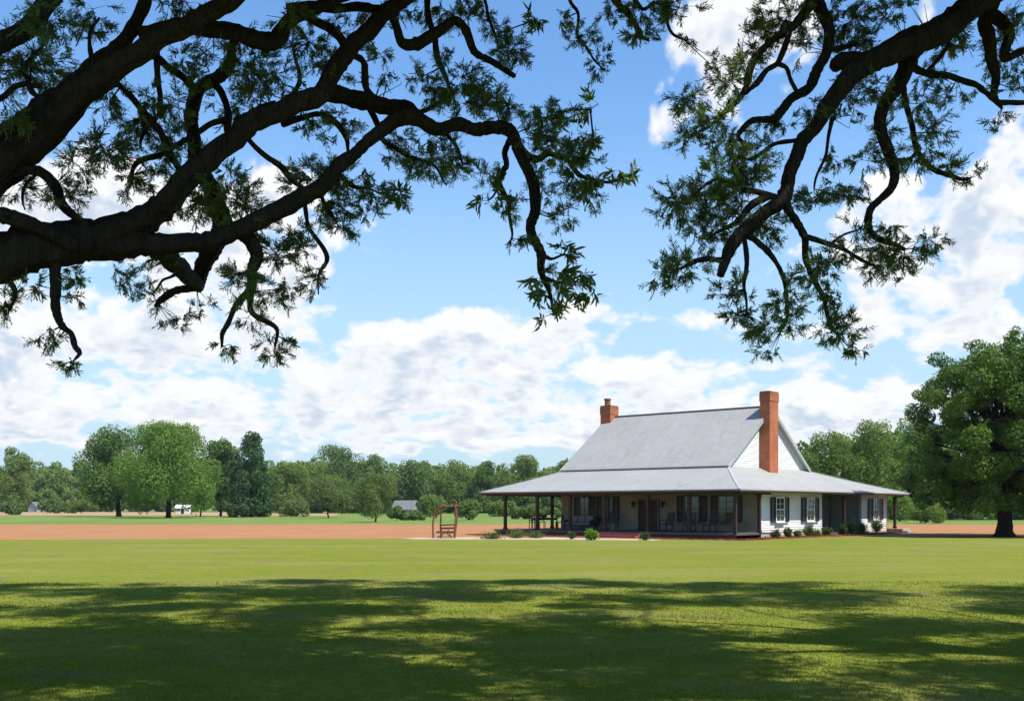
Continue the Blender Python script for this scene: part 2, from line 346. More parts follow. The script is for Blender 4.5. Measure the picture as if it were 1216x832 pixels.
def bark(nt, p):
    v = mapping(nt, 'Object', (5, 5, 1.4)); n = noise(nt, v, 3.0, 7, .68); g = noise(nt, mapping(nt, 'Object'), 1.3, 4)
    vo = nt.nodes.new('ShaderNodeTexVoronoi'); vo.feature = 'DISTANCE_TO_EDGE'; vo.inputs['Scale'].default_value = 4.5; nt.links.new(v, vo.inputs['Vector'])
    c = mixc(nt, .5, ramp(nt, n, [(.32, (.006, .005, .004)), (.68, (.055, .042, .032))]), ramp(nt, g, [(.3, (.010, .008, .006)), (.7, (.035, .031, .024))]))
    nt.links.new(c, p.inputs['Base Color']); p.inputs['Roughness'].default_value = .92; p.inputs['Specular IOR Level'].default_value = .12
    h = nt.nodes.new('ShaderNodeMath'); h.operation = 'MULTIPLY_ADD'; nt.links.new(vo.outputs['Distance'], h.inputs[0]); h.inputs[1].default_value = 1.5; nt.links.new(n, h.inputs[2])
    bump(nt, p, h.outputs[0], 1.0, .05)
M['bark'] = mat('bark', bark)
M['leaf_oak'] = foliage('leaf_oak', (.065, .120, .040), (.145, .215, .070), 1.2, .52)
M['leaf_right'] = foliage('leaf_right', (.055, .115, .018), (.130, .200, .032), .5, .34)
M['leaf_broad'] = foliage('leaf_broad', (.100, .185, .030), (.170, .260, .048), .25, .42)
M['leaf_dark'] = foliage('leaf_dark', (.078, .138, .034), (.128, .195, .048), .25, .38)
M['leaf_conifer'] = foliage('leaf_conifer', (.036, .080, .030), (.072, .130, .045), .4, .3)
M['leaf_wood'] = foliage('leaf_wood', (.105, .170, .036), (.180, .255, .055), .03, .42)
M['leaf_olive'] = foliage('leaf_olive', (.105, .155, .048), (.165, .210, .068), .5, .4)
M['leaf_bush'] = foliage('leaf_bush', (.085, .150, .030), (.140, .200, .050), .8, .35)
M['leaf_shrub'] = foliage('leaf_shrub', (.045, .090, .025), (.10, .15, .05), 2, .3)
M['leaf_lime'] = foliage('leaf_lime', (.12, .26, .03), (.20, .34, .05), 3, .4)
M['blade'] = foliage('blade', (.085, .145, .012), (.185, .205, .026), .5, .40, 0.)

# ------------------------------------------------------------------ ground
def sheet(name, pts, z, m, label=None, cat=None, kind='structure'):
    mb = MB(); mb.poly([(x, y, z) for x, y in pts]); o = mb.build(name, m); tag(o, label, cat, kind=kind); return o
sheet('ground', [(-3000, -300), (3000, -300), (3000, 5000), (-3000, 5000)], -.014, M['pasture'])
def wavy(x0, y0, x1, y1, n, amp, seed):
    r = random.Random(seed); return [(x0 + (x1 - x0) * i / n, y0 + (y1 - y0) * i / n + (r.uniform(-amp, amp) if 0 < i < n else 0)) for i in range(n + 1)]
def ghome(px): pass
sheet('lawn', [(-120, -60), (120, -60)] + [(120, 66)] + wavy(90, 66, 27.5, 65.5, 30, .25, 4) + wavy(27, 65, -2, 60.5, 14, .05, 9) + wavy(-3, 60.3, -90, 52.5, 60, .3, 5) + [(-120, 52)], .0, M['lawn'])
sheet('soil_field', wavy(-400, 45, -120, 52, 4, .2, 1) + wavy(-119, 52, 120, 66, 2, 0, 1)[:0] + [(-120, 51), (120, 58), (400, 62)] + wavy(400, 108, -400, 113, 160, 1.6, 2), -.007, M['soil'])
sheet('stubble_field', wavy(-420, 236, -40, 236, 60, 5, 3) + wavy(-75, 480, -420, 500, 12, 5, 8), -.007, M['stubble'])

# grass blades on the near lawn: nobody could count them
def grass():
    g = np.random.default_rng(3); n = 230000
    t = g.random(n); y = 8.2 * (25.0 / 8.2) ** t; x = (g.random(n) * 2 - 1) * (y * .50 + .8)
    # denser tufts
    dn = np.sin(x * 3.1 + 1.3 * np.sin(y * 2.2)) * np.sin(y * 4.3 + 1.7 * np.sin(x * 1.7)); keep = g.random(n) < (.62 + .38 * dn)
    x, y = x[keep], y[keep]; n = len(x)
    h = g.uniform(.008, .026, n) * (1 + .3 * np.sin(x * .9) * np.sin(y * 1.3)); w = g.uniform(.0022, .0045, n) * (1 + y / 14)
    a = g.random(n) * 6.283; l = g.uniform(.1, 1.0, n) * h; la = g.random(n) * 6.283
    B = np.stack([x, y, np.zeros(n)], 1); S = np.stack([np.cos(a) * w, np.sin(a) * w, np.zeros(n)], 1)
    T = B + np.stack([np.cos(la) * l, np.sin(la) * l, h], 1)
    V = np.stack([B - S, B + S, T], 1).reshape(-1, 3); Fc = np.arange(3 * n).reshape(-1, 3)
    o = link('grass', fast_mesh('grass', V, Fc, 3), M['blade'])
    tag(o, 'short mown grass blades covering the near lawn', 'grass', kind='stuff')
grass()

# ------------------------------------------------------------------ leaf and branch generators
def unit(v): return v / np.maximum(np.linalg.norm(v, axis=-1, keepdims=True), 1e-9)
def leaves6(P, D, L, W, g):
    """long leaves: six vertices, two quads folded along the midrib"""
    n = len(P); D = unit(D); U = unit(g.normal(size=(n, 3))); S = unit(np.cross(D, U)); Nn = np.cross(S, D)
    L = L[:, None]; W = W[:, None]; fold = g.uniform(.1, .5, (n, 1)); bend = g.uniform(-.15, .25, (n, 1))
    tip = P + D * L - Nn * L * bend
    l1 = P + D * L * .33 + S * W * .5 + Nn * W * fold; l2 = P + D * L * .68 + S * W * .42 + Nn * W * fold - Nn * L * bend * .4
    r1 = P + D * L * .33 - S * W * .5 + Nn * W * fold; r2 = P + D * L * .68 - S * W * .42 + Nn * W * fold - Nn * L * bend * .4
    V = np.stack([P, l1, l2, tip, r2, r1], 1).reshape(-1, 3)
    b = np.arange(n)[:, None] * 6; F1 = b + np.array([0, 1, 2, 3]); F2 = b + np.array([0, 3, 4, 5])
    return V, np.stack([F1, F2], 1).reshape(-1, 4)
def leaves4(P, Nrm, size, g, asp=.7):
    n = len(P); U = unit(np.cross(Nrm, unit(g.normal(size=(n, 3))))); W = np.cross(Nrm, U); s = size[:, None]
    V = np.stack([P - U * s * .5, P + W * s * .5 * asp, P + U * s * .5, P - W * s * .5 * asp], 1).reshape(-1, 3)
    return V, np.arange(4 * n).reshape(-1, 4)
def catmull(P, k):
    P = np.asarray(P, float)
    if len(P) < 3:
        t = np.linspace(0, 1, k * (len(P) - 1) + 1)[:, None]; return P[0] * (1 - t) + P[-1] * t
    Q = np.vstack([2 * P[0] - P[1], P, 2 * P[-1] - P[-2]]); out = []
    for i in range(1, len(Q) - 2):
        p0, p1, p2, p3 = Q[i - 1:i + 3]
        for j in range(k):
            t = j / k; out.append(.5 * (2 * p1 + (p2 - p0) * t + (2 * p0 - 5 * p1 + 4 * p2 - p3) * t * t + (3 * p1 - p0 - 3 * p2 + p3) * t ** 3))
    out.append(Q[-2]); return np.array(out)
class Tubes:
    def __init__(s, seed): s.V = []; s.F = []; s.n = 0; s.g = np.random.default_rng(seed)
    def add(s, P, Rr, sides=10, k=6, gnarl=.0, rough=.0):
        PR = catmull(np.hstack([np.asarray(P, float), np.asarray(Rr, float)[:, None]]), k); P = PR[:, :3]; r = np.maximum(PR[:, 3], .0015)
        if gnarl:
            ph = s.g.random(6) * 6.28; L = np.concatenate([[0], np.cumsum(np.linalg.norm(np.diff(P, axis=0), axis=1))])
            off = np.stack([np.sin(L * 6.5 + ph[0]) + .6 * np.sin(L * 14 + ph[3]), np.sin(L * 5.2 + ph[1]) + .6 * np.sin(L * 13 + ph[4]), np.sin(L * 7 + ph[2]) + .6 * np.sin(L * 15 + ph[5])], 1)
            env = np.minimum(1, np.minimum(L, L[-1] - L + .25) * 3)[:, None]
            P = P + off * gnarl * env * .6
        m = len(P); T = unit(np.gradient(P, axis=0)); up = np.array([0, 0, 1.]) if abs(T[0][2]) < .9 else np.array([0, 1., 0])
        N0 = unit(np.cross(T[0], up)); Ns = [N0]
        for i in range(1, m):
            v = Ns[-1] - T[i] * np.dot(Ns[-1], T[i]); Ns.append(v / max(np.linalg.norm(v), 1e-9))
        Ns = np.array(Ns); Bs = np.cross(T, Ns); a = np.linspace(0, 2 * np.pi, sides, endpoint=False)
        rr = r[:, None] * np.ones((1, sides))
        if rough:
            kf = s.g.integers(2, 4); ph = s.g.random() * 6
            rr = rr * (1 + rough * (.55 * np.sin(a[None] * kf + ph + np.linspace(0, 6, m)[:, None]) + .45 * np.sin(a[None] * (kf + 3) - ph * 2 + np.linspace(0, 9, m)[:, None])
                 + .5 * s.g.normal(size=(m, 1)) * .6 + .35 * s.g.normal(size=(m, sides)) * .5))
        ring = P[:, None] + rr[..., None] * (np.cos(a)[None, :, None] * Ns[:, None] + np.sin(a)[None, :, None] * Bs[:, None])
        b = s.n; s.V.append(ring.reshape(-1, 3)); s.V.append(P[-1:] + T[-1:] * r[-1] * .6); idx = b + np.arange(m * sides).reshape(m, sides)
        A = idx[:-1]; B = idx[1:]; A2 = np.roll(A, -1, 1); B2 = np.roll(B, -1, 1)
        s.F.append(np.stack([A, A2, B2, B], -1).reshape(-1, 4))
        tip = b + m * sides; l = idx[-1]; s.F.append(np.stack([l, np.roll(l, -1), np.full(sides, tip), np.full(sides, tip)], -1)[:, :4]) if False else None
        cap = idx[-1]                            # close the end with a fan of quads
        for i in range(0, sides, 2):
            s.F.append(np.array([[cap[i], cap[(i + 1) % sides], cap[(i + 2) % sides], tip]]))
        s.n += m * sides + 1; return P
    def quad_twigs(s, A, B, r):                  # many straight thin twigs at once, three-sided
        n = len(A); T = unit(B - A); N0 = unit(np.cross(T, np.array([.3, .2, .9]))); Bn = np.cross(T, N0); V = []
        for P, rr in ((A, r), (B, r * .4)):
            for a in (0, 2.094, 4.189): V.append(P + (N0 * math.cos(a) + Bn * math.sin(a)) * rr[:, None])
        V = np.stack(V, 1).reshape(-1, 3); b = s.n + np.arange(n)[:, None] * 6
        for i in range(3):
            j = (i + 1) % 3; s.F.append(b + np.array([i, j, 3 + j, 3 + i]))
        s.V.append(V); s.n += 6 * n
    def build(s, name, m, parent): return link(name, fast_mesh(name, np.vstack(s.V), np.vstack(s.F), 4), m, parent, True)
class Leaves:
    def __init__(s): s.V = []; s.F = []; s.n = 0
    def add(s, V, Fc): s.V.append(V); s.F.append(Fc + s.n); s.n += len(V)
    def build(s, name, m, parent): return link(name, fast_mesh(name, np.vstack(s.V), np.vstack(s.F), 4), m, parent)

# ------------------------------------------------------------------ the two live oaks overhead
# branches traced as (photo x, y, radius px), with a start and an end distance in metres
LEFT_B = [
 ((9.2,9.6),[(0,190,27),(60,130,21),(110,85,16),(150,45,11),(172,0,10),(190,-60,10),(215,-130,7)]),
 ((9.2,9.0),[(0,200,27),(75,132,21),(140,78,16),(195,45,14),(250,15,12),(300,-18,13),(370,-60,10),(450,-110,7)]),
 ((7.8,8.6),[(-60,90,14),(0,55,13),(40,18,13),(75,-20,11),(110,-70,10),(130,-140,7)]),
 ((9.4,10.2),[(165,42,9),(230,31,10),(280,41,12),(325,50,13),(347,22,11),(385,6,9),(430,-20,8),(470,-70,6)]),
 ((9.0,11.0),[(0,305,31),(65,292,28),(131,284,25),(180,290,17),(230,288,14),(290,270,14),(345,240,14),(388,218,12),(405,195,11),(430,172,10),(460,150,11),(490,143,12),(520,153,10),(545,146,9),(570,155,9),(597,153,9),(609,162,8),(616,182,7),(628,205,7),(637,225,7),(636,250,7),(630,272,6),(640,297,6),(643,320,4.5),(652,343,3),(658,372,1.5)]),
 ((9.2,10.4),[(85,291,21),(140,276,22),(190,246,19),(240,196,17),(290,153,15),(340,130,14),(385,106,13),(403,75,13),(428,45,12),(455,20,11),(495,-12,10),(540,-70,8)]),
 ((10.2,10.9),[(385,110,12),(430,118,12),(470,127,11),(492,140,10)]),
 ((10.9,10.3),[(609,160,6),(600,178,4.5),(598,195,4),(591,208,4),(597,227,4),(606,243,3),(606,270,2),(602,292,1.2)]),
 ((10.9,10.2),[(612,168,6),(632,189,5),(650,181,4),(670,191,4),(690,206,3),(715,214,2),(738,210,1)]),
 ((10.2,10.8),[(340,10,6),(380,8,6),(410,10,6),(445,12,7),(462,20,6),(470,32,6),(480,47,7),(500,50,8),(520,38,7),(538,27,6),(552,38,6),(566,57,6),(585,72,5),(611,92,3.5)]),
 ((10.8,11.0),[(506,-20,5),(512,30,5),(514,50,4),(520,72,4),(528,92,3),(540,112,2)]),
 ((10.5,11.0),[(568,-20,2.5),(584,27,2.2),(592,56,1.5)]),
 ((10.0,10.6),[(345,12,7),(380,24,6),(398,40,6),(415,63,5),(430,78,5),(437,102,5),(450,118,4)]),
 ((10.2,12.4),[(279,43,6),(275,62,7),(268,88,8),(242,100,8),(228,130,9),(229,160,9),(232,190,9),(248,215,11),(258,245,13),(262,270,14),(250,300,14),(238,325,12),(232,343,9)]),
 ((9.6,12.2),[(185,290,17),(210,315,13),(233,338,10)]),
 ((12.2,12.0),[(230,342,6),(208,347,5),(196,355,5),(184,364,2.5)]),
 ((12.2,12.3),[(214,322,2.5),(202,330,2),(190,334,1.6),(182,348,1)]),
 ((9.1,8.8),[(66,300,9),(66,320,7),(62,350,7),(68,372,6),(74,388,5),(88,399,4),(95,415,4),(98,423,3),(88,430,1.5)]),
 ((9.8,9.9),[(280,272,13),(297,285,10),(303,305,9),(298,325,7),(299,341,6),(283,356,4),(274,380,3.5),(263,397,3),(262,414,1.5)]),
 ((9.9,10.0),[(299,341,6),(298,367,4),(313,378,3.5),(325,391,3),(325,414,1.5)]),
 ((10.0,10.3),[(360,230,4),(370,275,3),(385,305,3),(378,325,2),(378,347,1)]),
 ((9.8,10.2),[(288,155,5),(300,172,4),(322,188,4),(342,210,4),(362,224,3)]),
 ((8.7,9.0),[(-40,262,14),(0,258,12),(30,263,11),(62,277,10),(90,290,10)]),
 ((9.2,9.1),[(-20,212,8),(20,205,7),(50,203,7),(65,220,7),(73,243,7),(92,262,6),(105,275,6)]),
 ((9.2,9.6),[(42,208,2.4),(27,227,2),(32,248,1.2)]),
 ((8.6,9.0),[(-30,128,5),(-5,117,4),(20,103,4),(50,103,3)]),
 ((9.4,9.8),[(130,92,5),(145,105,4),(165,125,5),(186,143,5),(198,178,5),(213,203,4)]),
 ((9.4,9.7),[(186,60,4),(190,110,4),(190,140,3)]),
 ((9.5,10.3),[(180,65,5),(197,78,5),(215,92,5),(240,105,5)]),
 ((10.3,10.0),[(250,95,5),(268,120,5),(268,150,5),(278,162,5)]),
 ((10.0,9.8),[(270,142,4),(240,152,4),(215,170,4),(180,187,4),(160,200,3),(152,224,1.5)]),
 ((9.7,9.9),[(186,140,3),(172,155,3),(168,177,1.5)]),
 ((9.9,10.2),[(278,150,4),(285,140,4),(303,127,3),(326,120,2)]),
 ((10.1,10.6),[(335,148,4),(372,138,4),(400,145,4),(413,180,2)]),
 ((10.9,10.7),[(436,125,4),(457,165,3.5),(480,185,3),(510,195,2.5),(530,217,1)]),
 ((10.6,10.8),[(400,205,4),(420,222,3),(445,228,1.5)]),
 ((10.4,10.4),[(378,225,3),(388,245,2.5),(402,262,1.2)]),
 ((10.9,11.1),[(520,150,3),(540,170,2.5),(548,195,1.5)]),
 ((10.9,10.8),[(480,135,3.5),(510,128,3),(530,118,3),(545,105,1.5)]),
 ((10.0,9.8),[(640,300,3),(655,308,2.2),(675,305,1.2)]),
 ((10.0,9.9),[(648,330,2.6),(668,335,2),(690,328,1.2)]),
 ((9.9,9.9),[(655,355,2),(645,350,1.5),(634,340,1)]),
 ((10.3,10.2),[(690,200,2.4),(702,170,1.8),(700,130,1.1)]),
 ((10.3,10.2),[(600,205,2.2),(590,222,1.8),(578,236,1)]),
 ((9.5,9.9),[(62,140,5),(40,110,4),(30,80,3),(50,55,1.8)]),
 ((9.5,9.6),[(112,86,4),(108,55,3),(118,20,1.6)]),
 ((9.0,9.2),[(10,330,4),(18,350,3),(12,372,1.2)]),
 ((10.2,10.3),[(340,128,4),(355,95,3),(352,60,1.8)]),
]
RIGHT_B = [
 ((11.2,9.6),[(1330,-130,30),(1230,-60,24),(1160,5,19),(1118,35,19),(1078,55,19),(1040,70,16),(1015,85,15),(1000,105,14),(975,135,11),(955,165,9),(945,190,9),(936,215,9),(925,238,10),(900,260,9),(878,283,9),(862,300,8),(855,328,5)]),
 ((10.6,10.6),[(1040,72,15),(1010,74,13),(990,79,9)]),
 ((10.8,10.6),[(1085,55,15),(1076,80,12),(1057,113,9),(1047,135,8),(1050,165,8),(1060,195,7),(1058,220,6),(1046,237,5),(1035,252,5),(1033,270,5),(1050,285,4),(1072,297,2.5)]),
 ((10.8,11.0),[(1070,90,6),(1074,115,4),(1079,146,4),(1092,178,4),(1115,205,4),(1135,214,3),(1149,212,1.5)]),
 ((10.9,11.3),[(1075,72,8),(1092,83,5),(1120,90,4),(1150,101,4),(1176,108,4),(1190,120,4),(1220,122,3)]),
 ((11.3,11.0),[(1190,-60,13),(1180,-10,12),(1172,30,10),(1176,60,8),(1181,90,6),(1181,110,5),(1190,131,2)]),
 ((11.2,11.2),[(1176,15,9),(1200,38,7),(1196,55,6),(1192,70,5),(1222,60,5),(1250,50,5)]),
 ((11.0,10.2),[(1020,-90,10),(985,-50,9),(970,-15,8),(975,10,8),(985,35,7),(978,70,7),(965,98,7),(945,112,6),(928,130,6),(918,143,5),(895,143,4),(882,152,4),(876,164,3),(888,173,1.5)]),
 ((10.6,10.4),[(968,-5,8),(955,18,7),(940,35,6),(915,48,5),(897,66,5),(891,92,5),(885,108,4),(872,125,4),(850,140,3),(826,158,1.5)]),
 ((10.5,10.3),[(937,40,4),(925,72,4),(911,82,4),(902,97,4),(884,114,2)]),
 ((10.4,10.3),[(925,76,4),(936,83,3),(946,107,2.5)]),
 ((10.6,10.8),[(985,60,3.5),(1005,56,3),(1020,50,2)]),
 ((9.9,9.8),[(928,225,7),(934,245,6),(945,262,6),(955,281,5),(957,302,4),(965,325,4),(975,350,3.5),(985,384,3),(993,397,1.5)]),
 ((9.8,9.9),[(952,279,4),(985,292,3.2),(1015,302,2.8),(1042,316,1.4)]),
 ((9.8,9.6),[(884,278,5),(900,287,4),(918,302,4),(933,340,3),(932,365,2.4),(927,390,1.2)]),
 ((9.8,9.6),[(882,268,4),(888,312,3.2),(882,342,2.4),(886,374,1.2)]),
 ((9.7,9.6),[(860,310,4.5),(840,308,4),(820,309,3),(798,323,1.5)]),
 ((9.9,9.8),[(912,233,6),(890,245,5),(870,262,3.5),(843,286,1.6)]),
 ((10.4,10.5),[(988,140,3),(983,165,2.3),(979,190,2),(969,222,1.2)]),
 ((10.2,10.1),[(955,165,4),(925,172,3),(893,186,2.4),(865,182,1.3)]),
 ((9.9,9.9),[(925,236,5),(880,222,3),(850,215,2.6),(812,238,1.3)]),
 ((10.9,11.0),[(1092,178,3),(1075,190,2.2),(1040,192,1.2)]),
 ((11.0,11.1),[(1100,86,3),(1120,60,2.4),(1136,40,1.2)]),
 ((10.0,10.0),[(985,292,2.4),(1000,280,1.8),(1022,270,1)]),
 ((12.0,11.2),[(640,-90,7),(665,-40,5),(676,0,2.6),(686,20,2.2),(689,43,2),(702,66,1.5),(716,86,.9)]),
 ((12.0,11.3),[(700,-70,7),(722,-25,5),(732,4,4.2),(748,16,4.2),(758,40,3.4),(770,47,2)]),
 ((11.8,11.2),[(740,-60,5),(762,10,2.5),(782,4,2.2),(795,33,2),(812,48,1.2)]),
]
LEFT_C = [(35,75,62,42,1.1),(60,28,38,20,.8),(112,22,30,26,.8),(15,137,20,18,.8),(132,115,24,25,.8),(130,178,42,28,1),(168,150,30,25,.9),(195,130,30,30,.9),(225,82,30,25,.9),
 (300,75,42,34,1),(365,55,32,30,1),(330,97,40,24,.8),(215,12,40,14,.8),(160,212,35,24,.8),(92,197,28,20,.7),(30,225,40,20,.6),(78,232,34,20,.6),(215,180,28,30,.9),(190,190,20,25,.6),
 (228,240,36,34,1),(290,242,40,34,1),(275,212,30,18,.8),(375,150,30,20,.8),(300,112,30,18,.7),(370,215,44,28,1),(388,245,26,22,.9),(342,290,44,34,1),(375,335,20,24,.7),(290,330,25,28,.9),(322,348,30,24,.9),(295,376,18,18,.7),
 (268,412,12,12,.9),(325,416,20,17,1),(345,404,12,10,.6),(158,332,26,28,1),(182,352,24,18,.6),(207,380,26,17,.8),(240,362,15,15,.7),(190,312,18,12,.6),
 (40,340,30,11,.7),(87,328,22,14,.8),(8,362,15,20,.9),(85,350,14,11,.7),(55,403,17,17,.8),(82,433,17,9,1),
 (405,150,25,20,.8),(402,213,30,25,1),(440,232,34,25,1.1),(475,235,14,18,.8),(400,260,28,24,1.1),(470,178,30,24,.9),(502,198,36,22,1.1),(542,190,40,24,1.1),(520,165,30,15,.9),(577,205,22,14,.8),
 (558,110,40,32,1.6),(597,128,26,24,1.3),(520,110,26,24,1.1),(498,94,18,18,.7),(455,64,22,12,.8),(600,53,30,30,1.3),(558,15,36,18,1),(615,70,15,10,.8),(520,14,32,18,1),(478,14,25,12,.8),(430,50,14,12,.5),(440,20,30,14,.6),(410,28,22,18,.8),(530,72,18,14,.8),(460,95,16,14,.6),
 (640,140,26,18,1.1),(665,132,24,14,1),(650,170,34,24,1.2),(690,182,30,20,1.1),(680,213,30,24,1.1),(702,233,22,18,1),(668,258,22,18,.9),(606,246,18,24,.9),(613,285,22,14,.8),(642,215,20,30,.8),(645,328,22,18,.6),(270,130,28,22,.7),(250,60,22,20,.6),(425,100,20,12,.5),(385,80,22,22,.7),(345,20,40,14,.6)]
LEFT_BIG = [(700,128,18,14,.9),(735,208,20,9,1),(578,234,20,18,1),(670,300,20,10,1),(690,325,20,10,1),(637,344,13,16,1),(662,352,20,14,1),(658,378,22,14,1.2),(690,345,16,10,.8),(475,238,10,14,.8),(655,160,26,14,.7),(705,220,20,16,.8),(690,160,18,14,.7),(635,22,12,8,.8),(668,322,14,12,.8)]
RIGHT_C = [(930,20,40,25,1.1),(905,45,30,25,1),(890,70,22,20,.8),(870,90,30,26,1),(845,75,12,10,.5),(820,120,28,24,1.1),(815,160,24,17,1),(850,140,30,24,1),(870,170,38,18,.9),(880,195,44,24,1),(920,150,25,20,.7),
 (1010,35,40,30,1.2),(1030,58,28,20,1),(960,55,24,24,.7),(990,18,24,14,1),(1000,112,34,20,.8),(960,130,20,16,.6),(1060,15,30,14,.9),(1085,3,30,8,.6),(1040,110,28,24,.8),(1005,140,25,14,.6),
 (1120,60,34,20,.9),(1138,42,24,28,.9),(1110,90,30,18,.8),(1132,115,24,16,.8),(1192,60,28,40,1),(1200,100,24,18,.8),(1185,143,20,11,.8),(1210,20,14,24,.9),(1085,120,34,20,.7),(1110,155,30,24,.9),(1092,190,34,20,1),(1130,203,28,16,.8),(1155,206,16,12,.8),
 (1035,190,24,18,.9),(1050,160,22,18,.7),(993,190,22,17,.7),(985,235,38,17,1.1),(1010,222,26,16,.8),(800,245,28,28,.95),(830,235,34,28,.9),(860,215,38,28,.95),(900,210,28,24,.85),(872,250,44,28,.9),
 (790,325,19,20,1),(815,313,28,24,.9),(845,292,26,20,.8),(840,272,34,24,.85),(910,270,28,24,1),(940,238,24,18,.7),(870,345,24,20,.9),(880,375,24,18,.9),(900,394,26,17,1),(915,415,18,11,1),(930,360,28,18,1),(940,382,20,14,.9),
 (965,330,28,24,1),(985,308,26,18,.8),(988,352,22,18,.8),(998,394,32,22,1.2),(1010,418,18,11,1),(1010,292,24,14,.7),(1065,300,44,20,1.2),(1100,290,24,17,1.1),(1040,318,30,12,1),(1070,325,20,11,.9),(1022,270,20,14,.6),(1055,278,24,14,.7),
 (690,48,26,18,.9),(735,15,38,16,1),(760,43,24,20,1.1),(715,70,16,13,.9),(710,86,9,7,1),(800,13,34,18,1.1),(815,44,14,11,.8),(676,18,14,18,.7),(770,8,30,14,.8)]
def px3(x, y, Y): return np.array([(x - 608) / F_PX * Y, Y, CAM_H + (HOR - y) / F_PX * Y])
def oak(name, label, seed, trunk, branches, clumps, big, joins, canopy):
    g = np.random.default_rng(seed); root = thing(name, label, 'tree', tuple(trunk[0][:3]), 0, 'live oaks over the near lawn')
    o3 = np.array(trunk[0][:3]); tb = Tubes(seed); samples = []; small = []
    tr = np.array([t[:3] for t in trunk]); tb.add(tr - o3, [t[3] for t in trunk], 20, 8, .02, .12)
    for (d0, d1), pts in branches:
        n = len(pts); P = []; Rr = []
        ln = np.concatenate([[0], np.cumsum([math.dist(pts[i][:2], pts[i + 1][:2]) for i in range(n - 1)])]); ln = ln / ln[-1]
        for i, (x, y, r) in enumerate(pts):
            Y = d0 + (d1 - d0) * ln[i]
            P.append(px3(x, y, Y)); Rr.append(r * (.90 if r > 19 else .80 if r > 9 else .86) / F_PX * Y)
        if tuple(pts[0][:2]) in joins:
            for q in reversed(joins[tuple(pts[0][:2])]): P.insert(0, np.array(q[:3])); Rr.insert(0, q[3])
        P = np.array(P); big_b = max(Rr) > .06
        Q = tb.add(P - o3, Rr, 20 if big_b else 8, 9 if big_b else 6, .022 if big_b else .030, .17 if big_b else .2)
        samples.append(Q + o3)
    S = np.vstack(samples); SX = 608 + F_PX * S[:, 0] / S[:, 1]; SY = HOR - F_PX * (S[:, 2] - CAM_H) / S[:, 1]
    lv = Leaves()
    def clump(cx, cy, rx, ry, dn, large):
        d2 = (SX - cx) ** 2 + (SY - cy) ** 2; near = np.argsort(d2)[:30]; Y = S[near[0], 1] + g.normal() * .25
        c = px3(cx, cy, Y); ax = rx / F_PX * Y; az = ry / F_PX * Y; ay = .8 * min(ax, az) + .12
        n = int(max(5, dn * (rx * ry) / (25 if not large else 46)))
        # sprays: twigs fan out from a few points on the nearby wood
        u = unit(g.normal(size=(n, 3))); rad = g.random(n)[:, None] ** .5
        E = c + u * rad * np.array([ax, ay, az]) * 1.08
        anchors = np.vstack([S[g.choice(near, 2)], c + g.normal(size=(3, 3)) * np.array([ax, ay, az]) * .30])
        kk = np.argmin(((E[:, None] - anchors[None]) ** 2).sum(2) * g.uniform(.5, 1.5, (n, 5)), 1); A = anchors[kk]
        tb.quad_twigs(np.repeat(S[near[:1]], 3, 0) - o3, anchors[2:] - o3, np.full(3, .006))
        far = np.linalg.norm(E - A, axis=1, keepdims=True); lim = .42
        A = np.where(far > lim, E - (E - A) / far * lim, A); far = np.minimum(far, lim)
        mid = (A + E) / 2 + g.normal(size=(n, 3)) * .05 * far; mid[:, 2] += .02
        tb.quad_twigs(A - o3, mid - o3, np.full(n, .0030)); tb.quad_twigs(mid - o3, E - o3, np.full(n, .0022))
        T0, T1 = [mid + (E - mid) * .1], [E]; k = 4 if not large else 3; D = unit(E - mid)
        for j in range(k):
            t = .05 + .85 * (j + g.random(n)[:, None]) / k; b = mid + (E - mid) * t
            dd = unit(D + unit(g.normal(size=(n, 3))) * .75); l = g.uniform(.05, .12, (n, 1)); T0.append(b); T1.append(b + dd * l)
        T0 = np.vstack(T0); T1 = np.vstack(T1); tb.quad_twigs(T0[n:] - o3, T1[n:] - o3, np.full(len(T0) - n, .0014))
        TD = unit(T1 - T0); side = unit(np.cross(TD, unit(g.normal(size=TD.shape)))); ks = 12 if not large else 4
        for j in range(ks):
            t = ((j + g.random((len(T0), 1))) / ks); P = T0 + (T1 - T0) * t; sg = 1 if j % 2 else -1
            d = unit(TD * g.uniform(.6, 1.2, (len(P), 1)) + side * sg * .75 + unit(g.normal(size=P.shape)) * .30 + np.array([0, 0, -.06]))
            if large: L = g.uniform(.065, .120, len(P)); W = L * g.uniform(.20, .27, len(P))
            else: L = g.uniform(.026, .052, len(P)); W = L * g.uniform(.15, .22, len(P))
            lv.add(*leaves6(P - o3, d, L, W, g))
    for c in clumps: clump(*c, False)
    for c in big: clump(c[0], c[1], c[2], c[3], c[4] * .5, True)
    # the upper canopy, above the frame of the photograph
    for a, b, r0, r1 in canopy['limbs']:
        a = np.array(a, float); b = np.array(b, float); m1 = a * .65 + b * .35 + g.normal(size=3) * .35; m2 = a * .3 + b * .7 + g.normal(size=3) * .4
        m1[2] += .5; m2[2] += .3
        cp = catmull(np.array([a, m1, m2, b]), 5); fr = np.abs(cp[:, 0]) < .52 * cp[:, 1] + .6
        cp[:, 2] = np.where(fr, np.maximum(cp[:, 2], CAM_H + (HOR + 26) / F_PX * cp[:, 1] + .25), cp[:, 2])
        Q = tb.add(cp - o3, np.interp(np.linspace(0, 1, len(cp)), [0, .33, .66, 1], [r0, r0 * .75, r0 * .5 + r1 * .4, r1]), 12, 3, .03, .12) + o3
        samples.append(Q)
    S2 = np.vstack(samples); yy = np.maximum(S2[:, 1], .5)
    S2 = S2[(HOR - F_PX * (S2[:, 2] - CAM_H) / yy < -25) | (np.abs(S2[:, 0]) > .55 * yy + .5)]     # spring only from wood outside the view
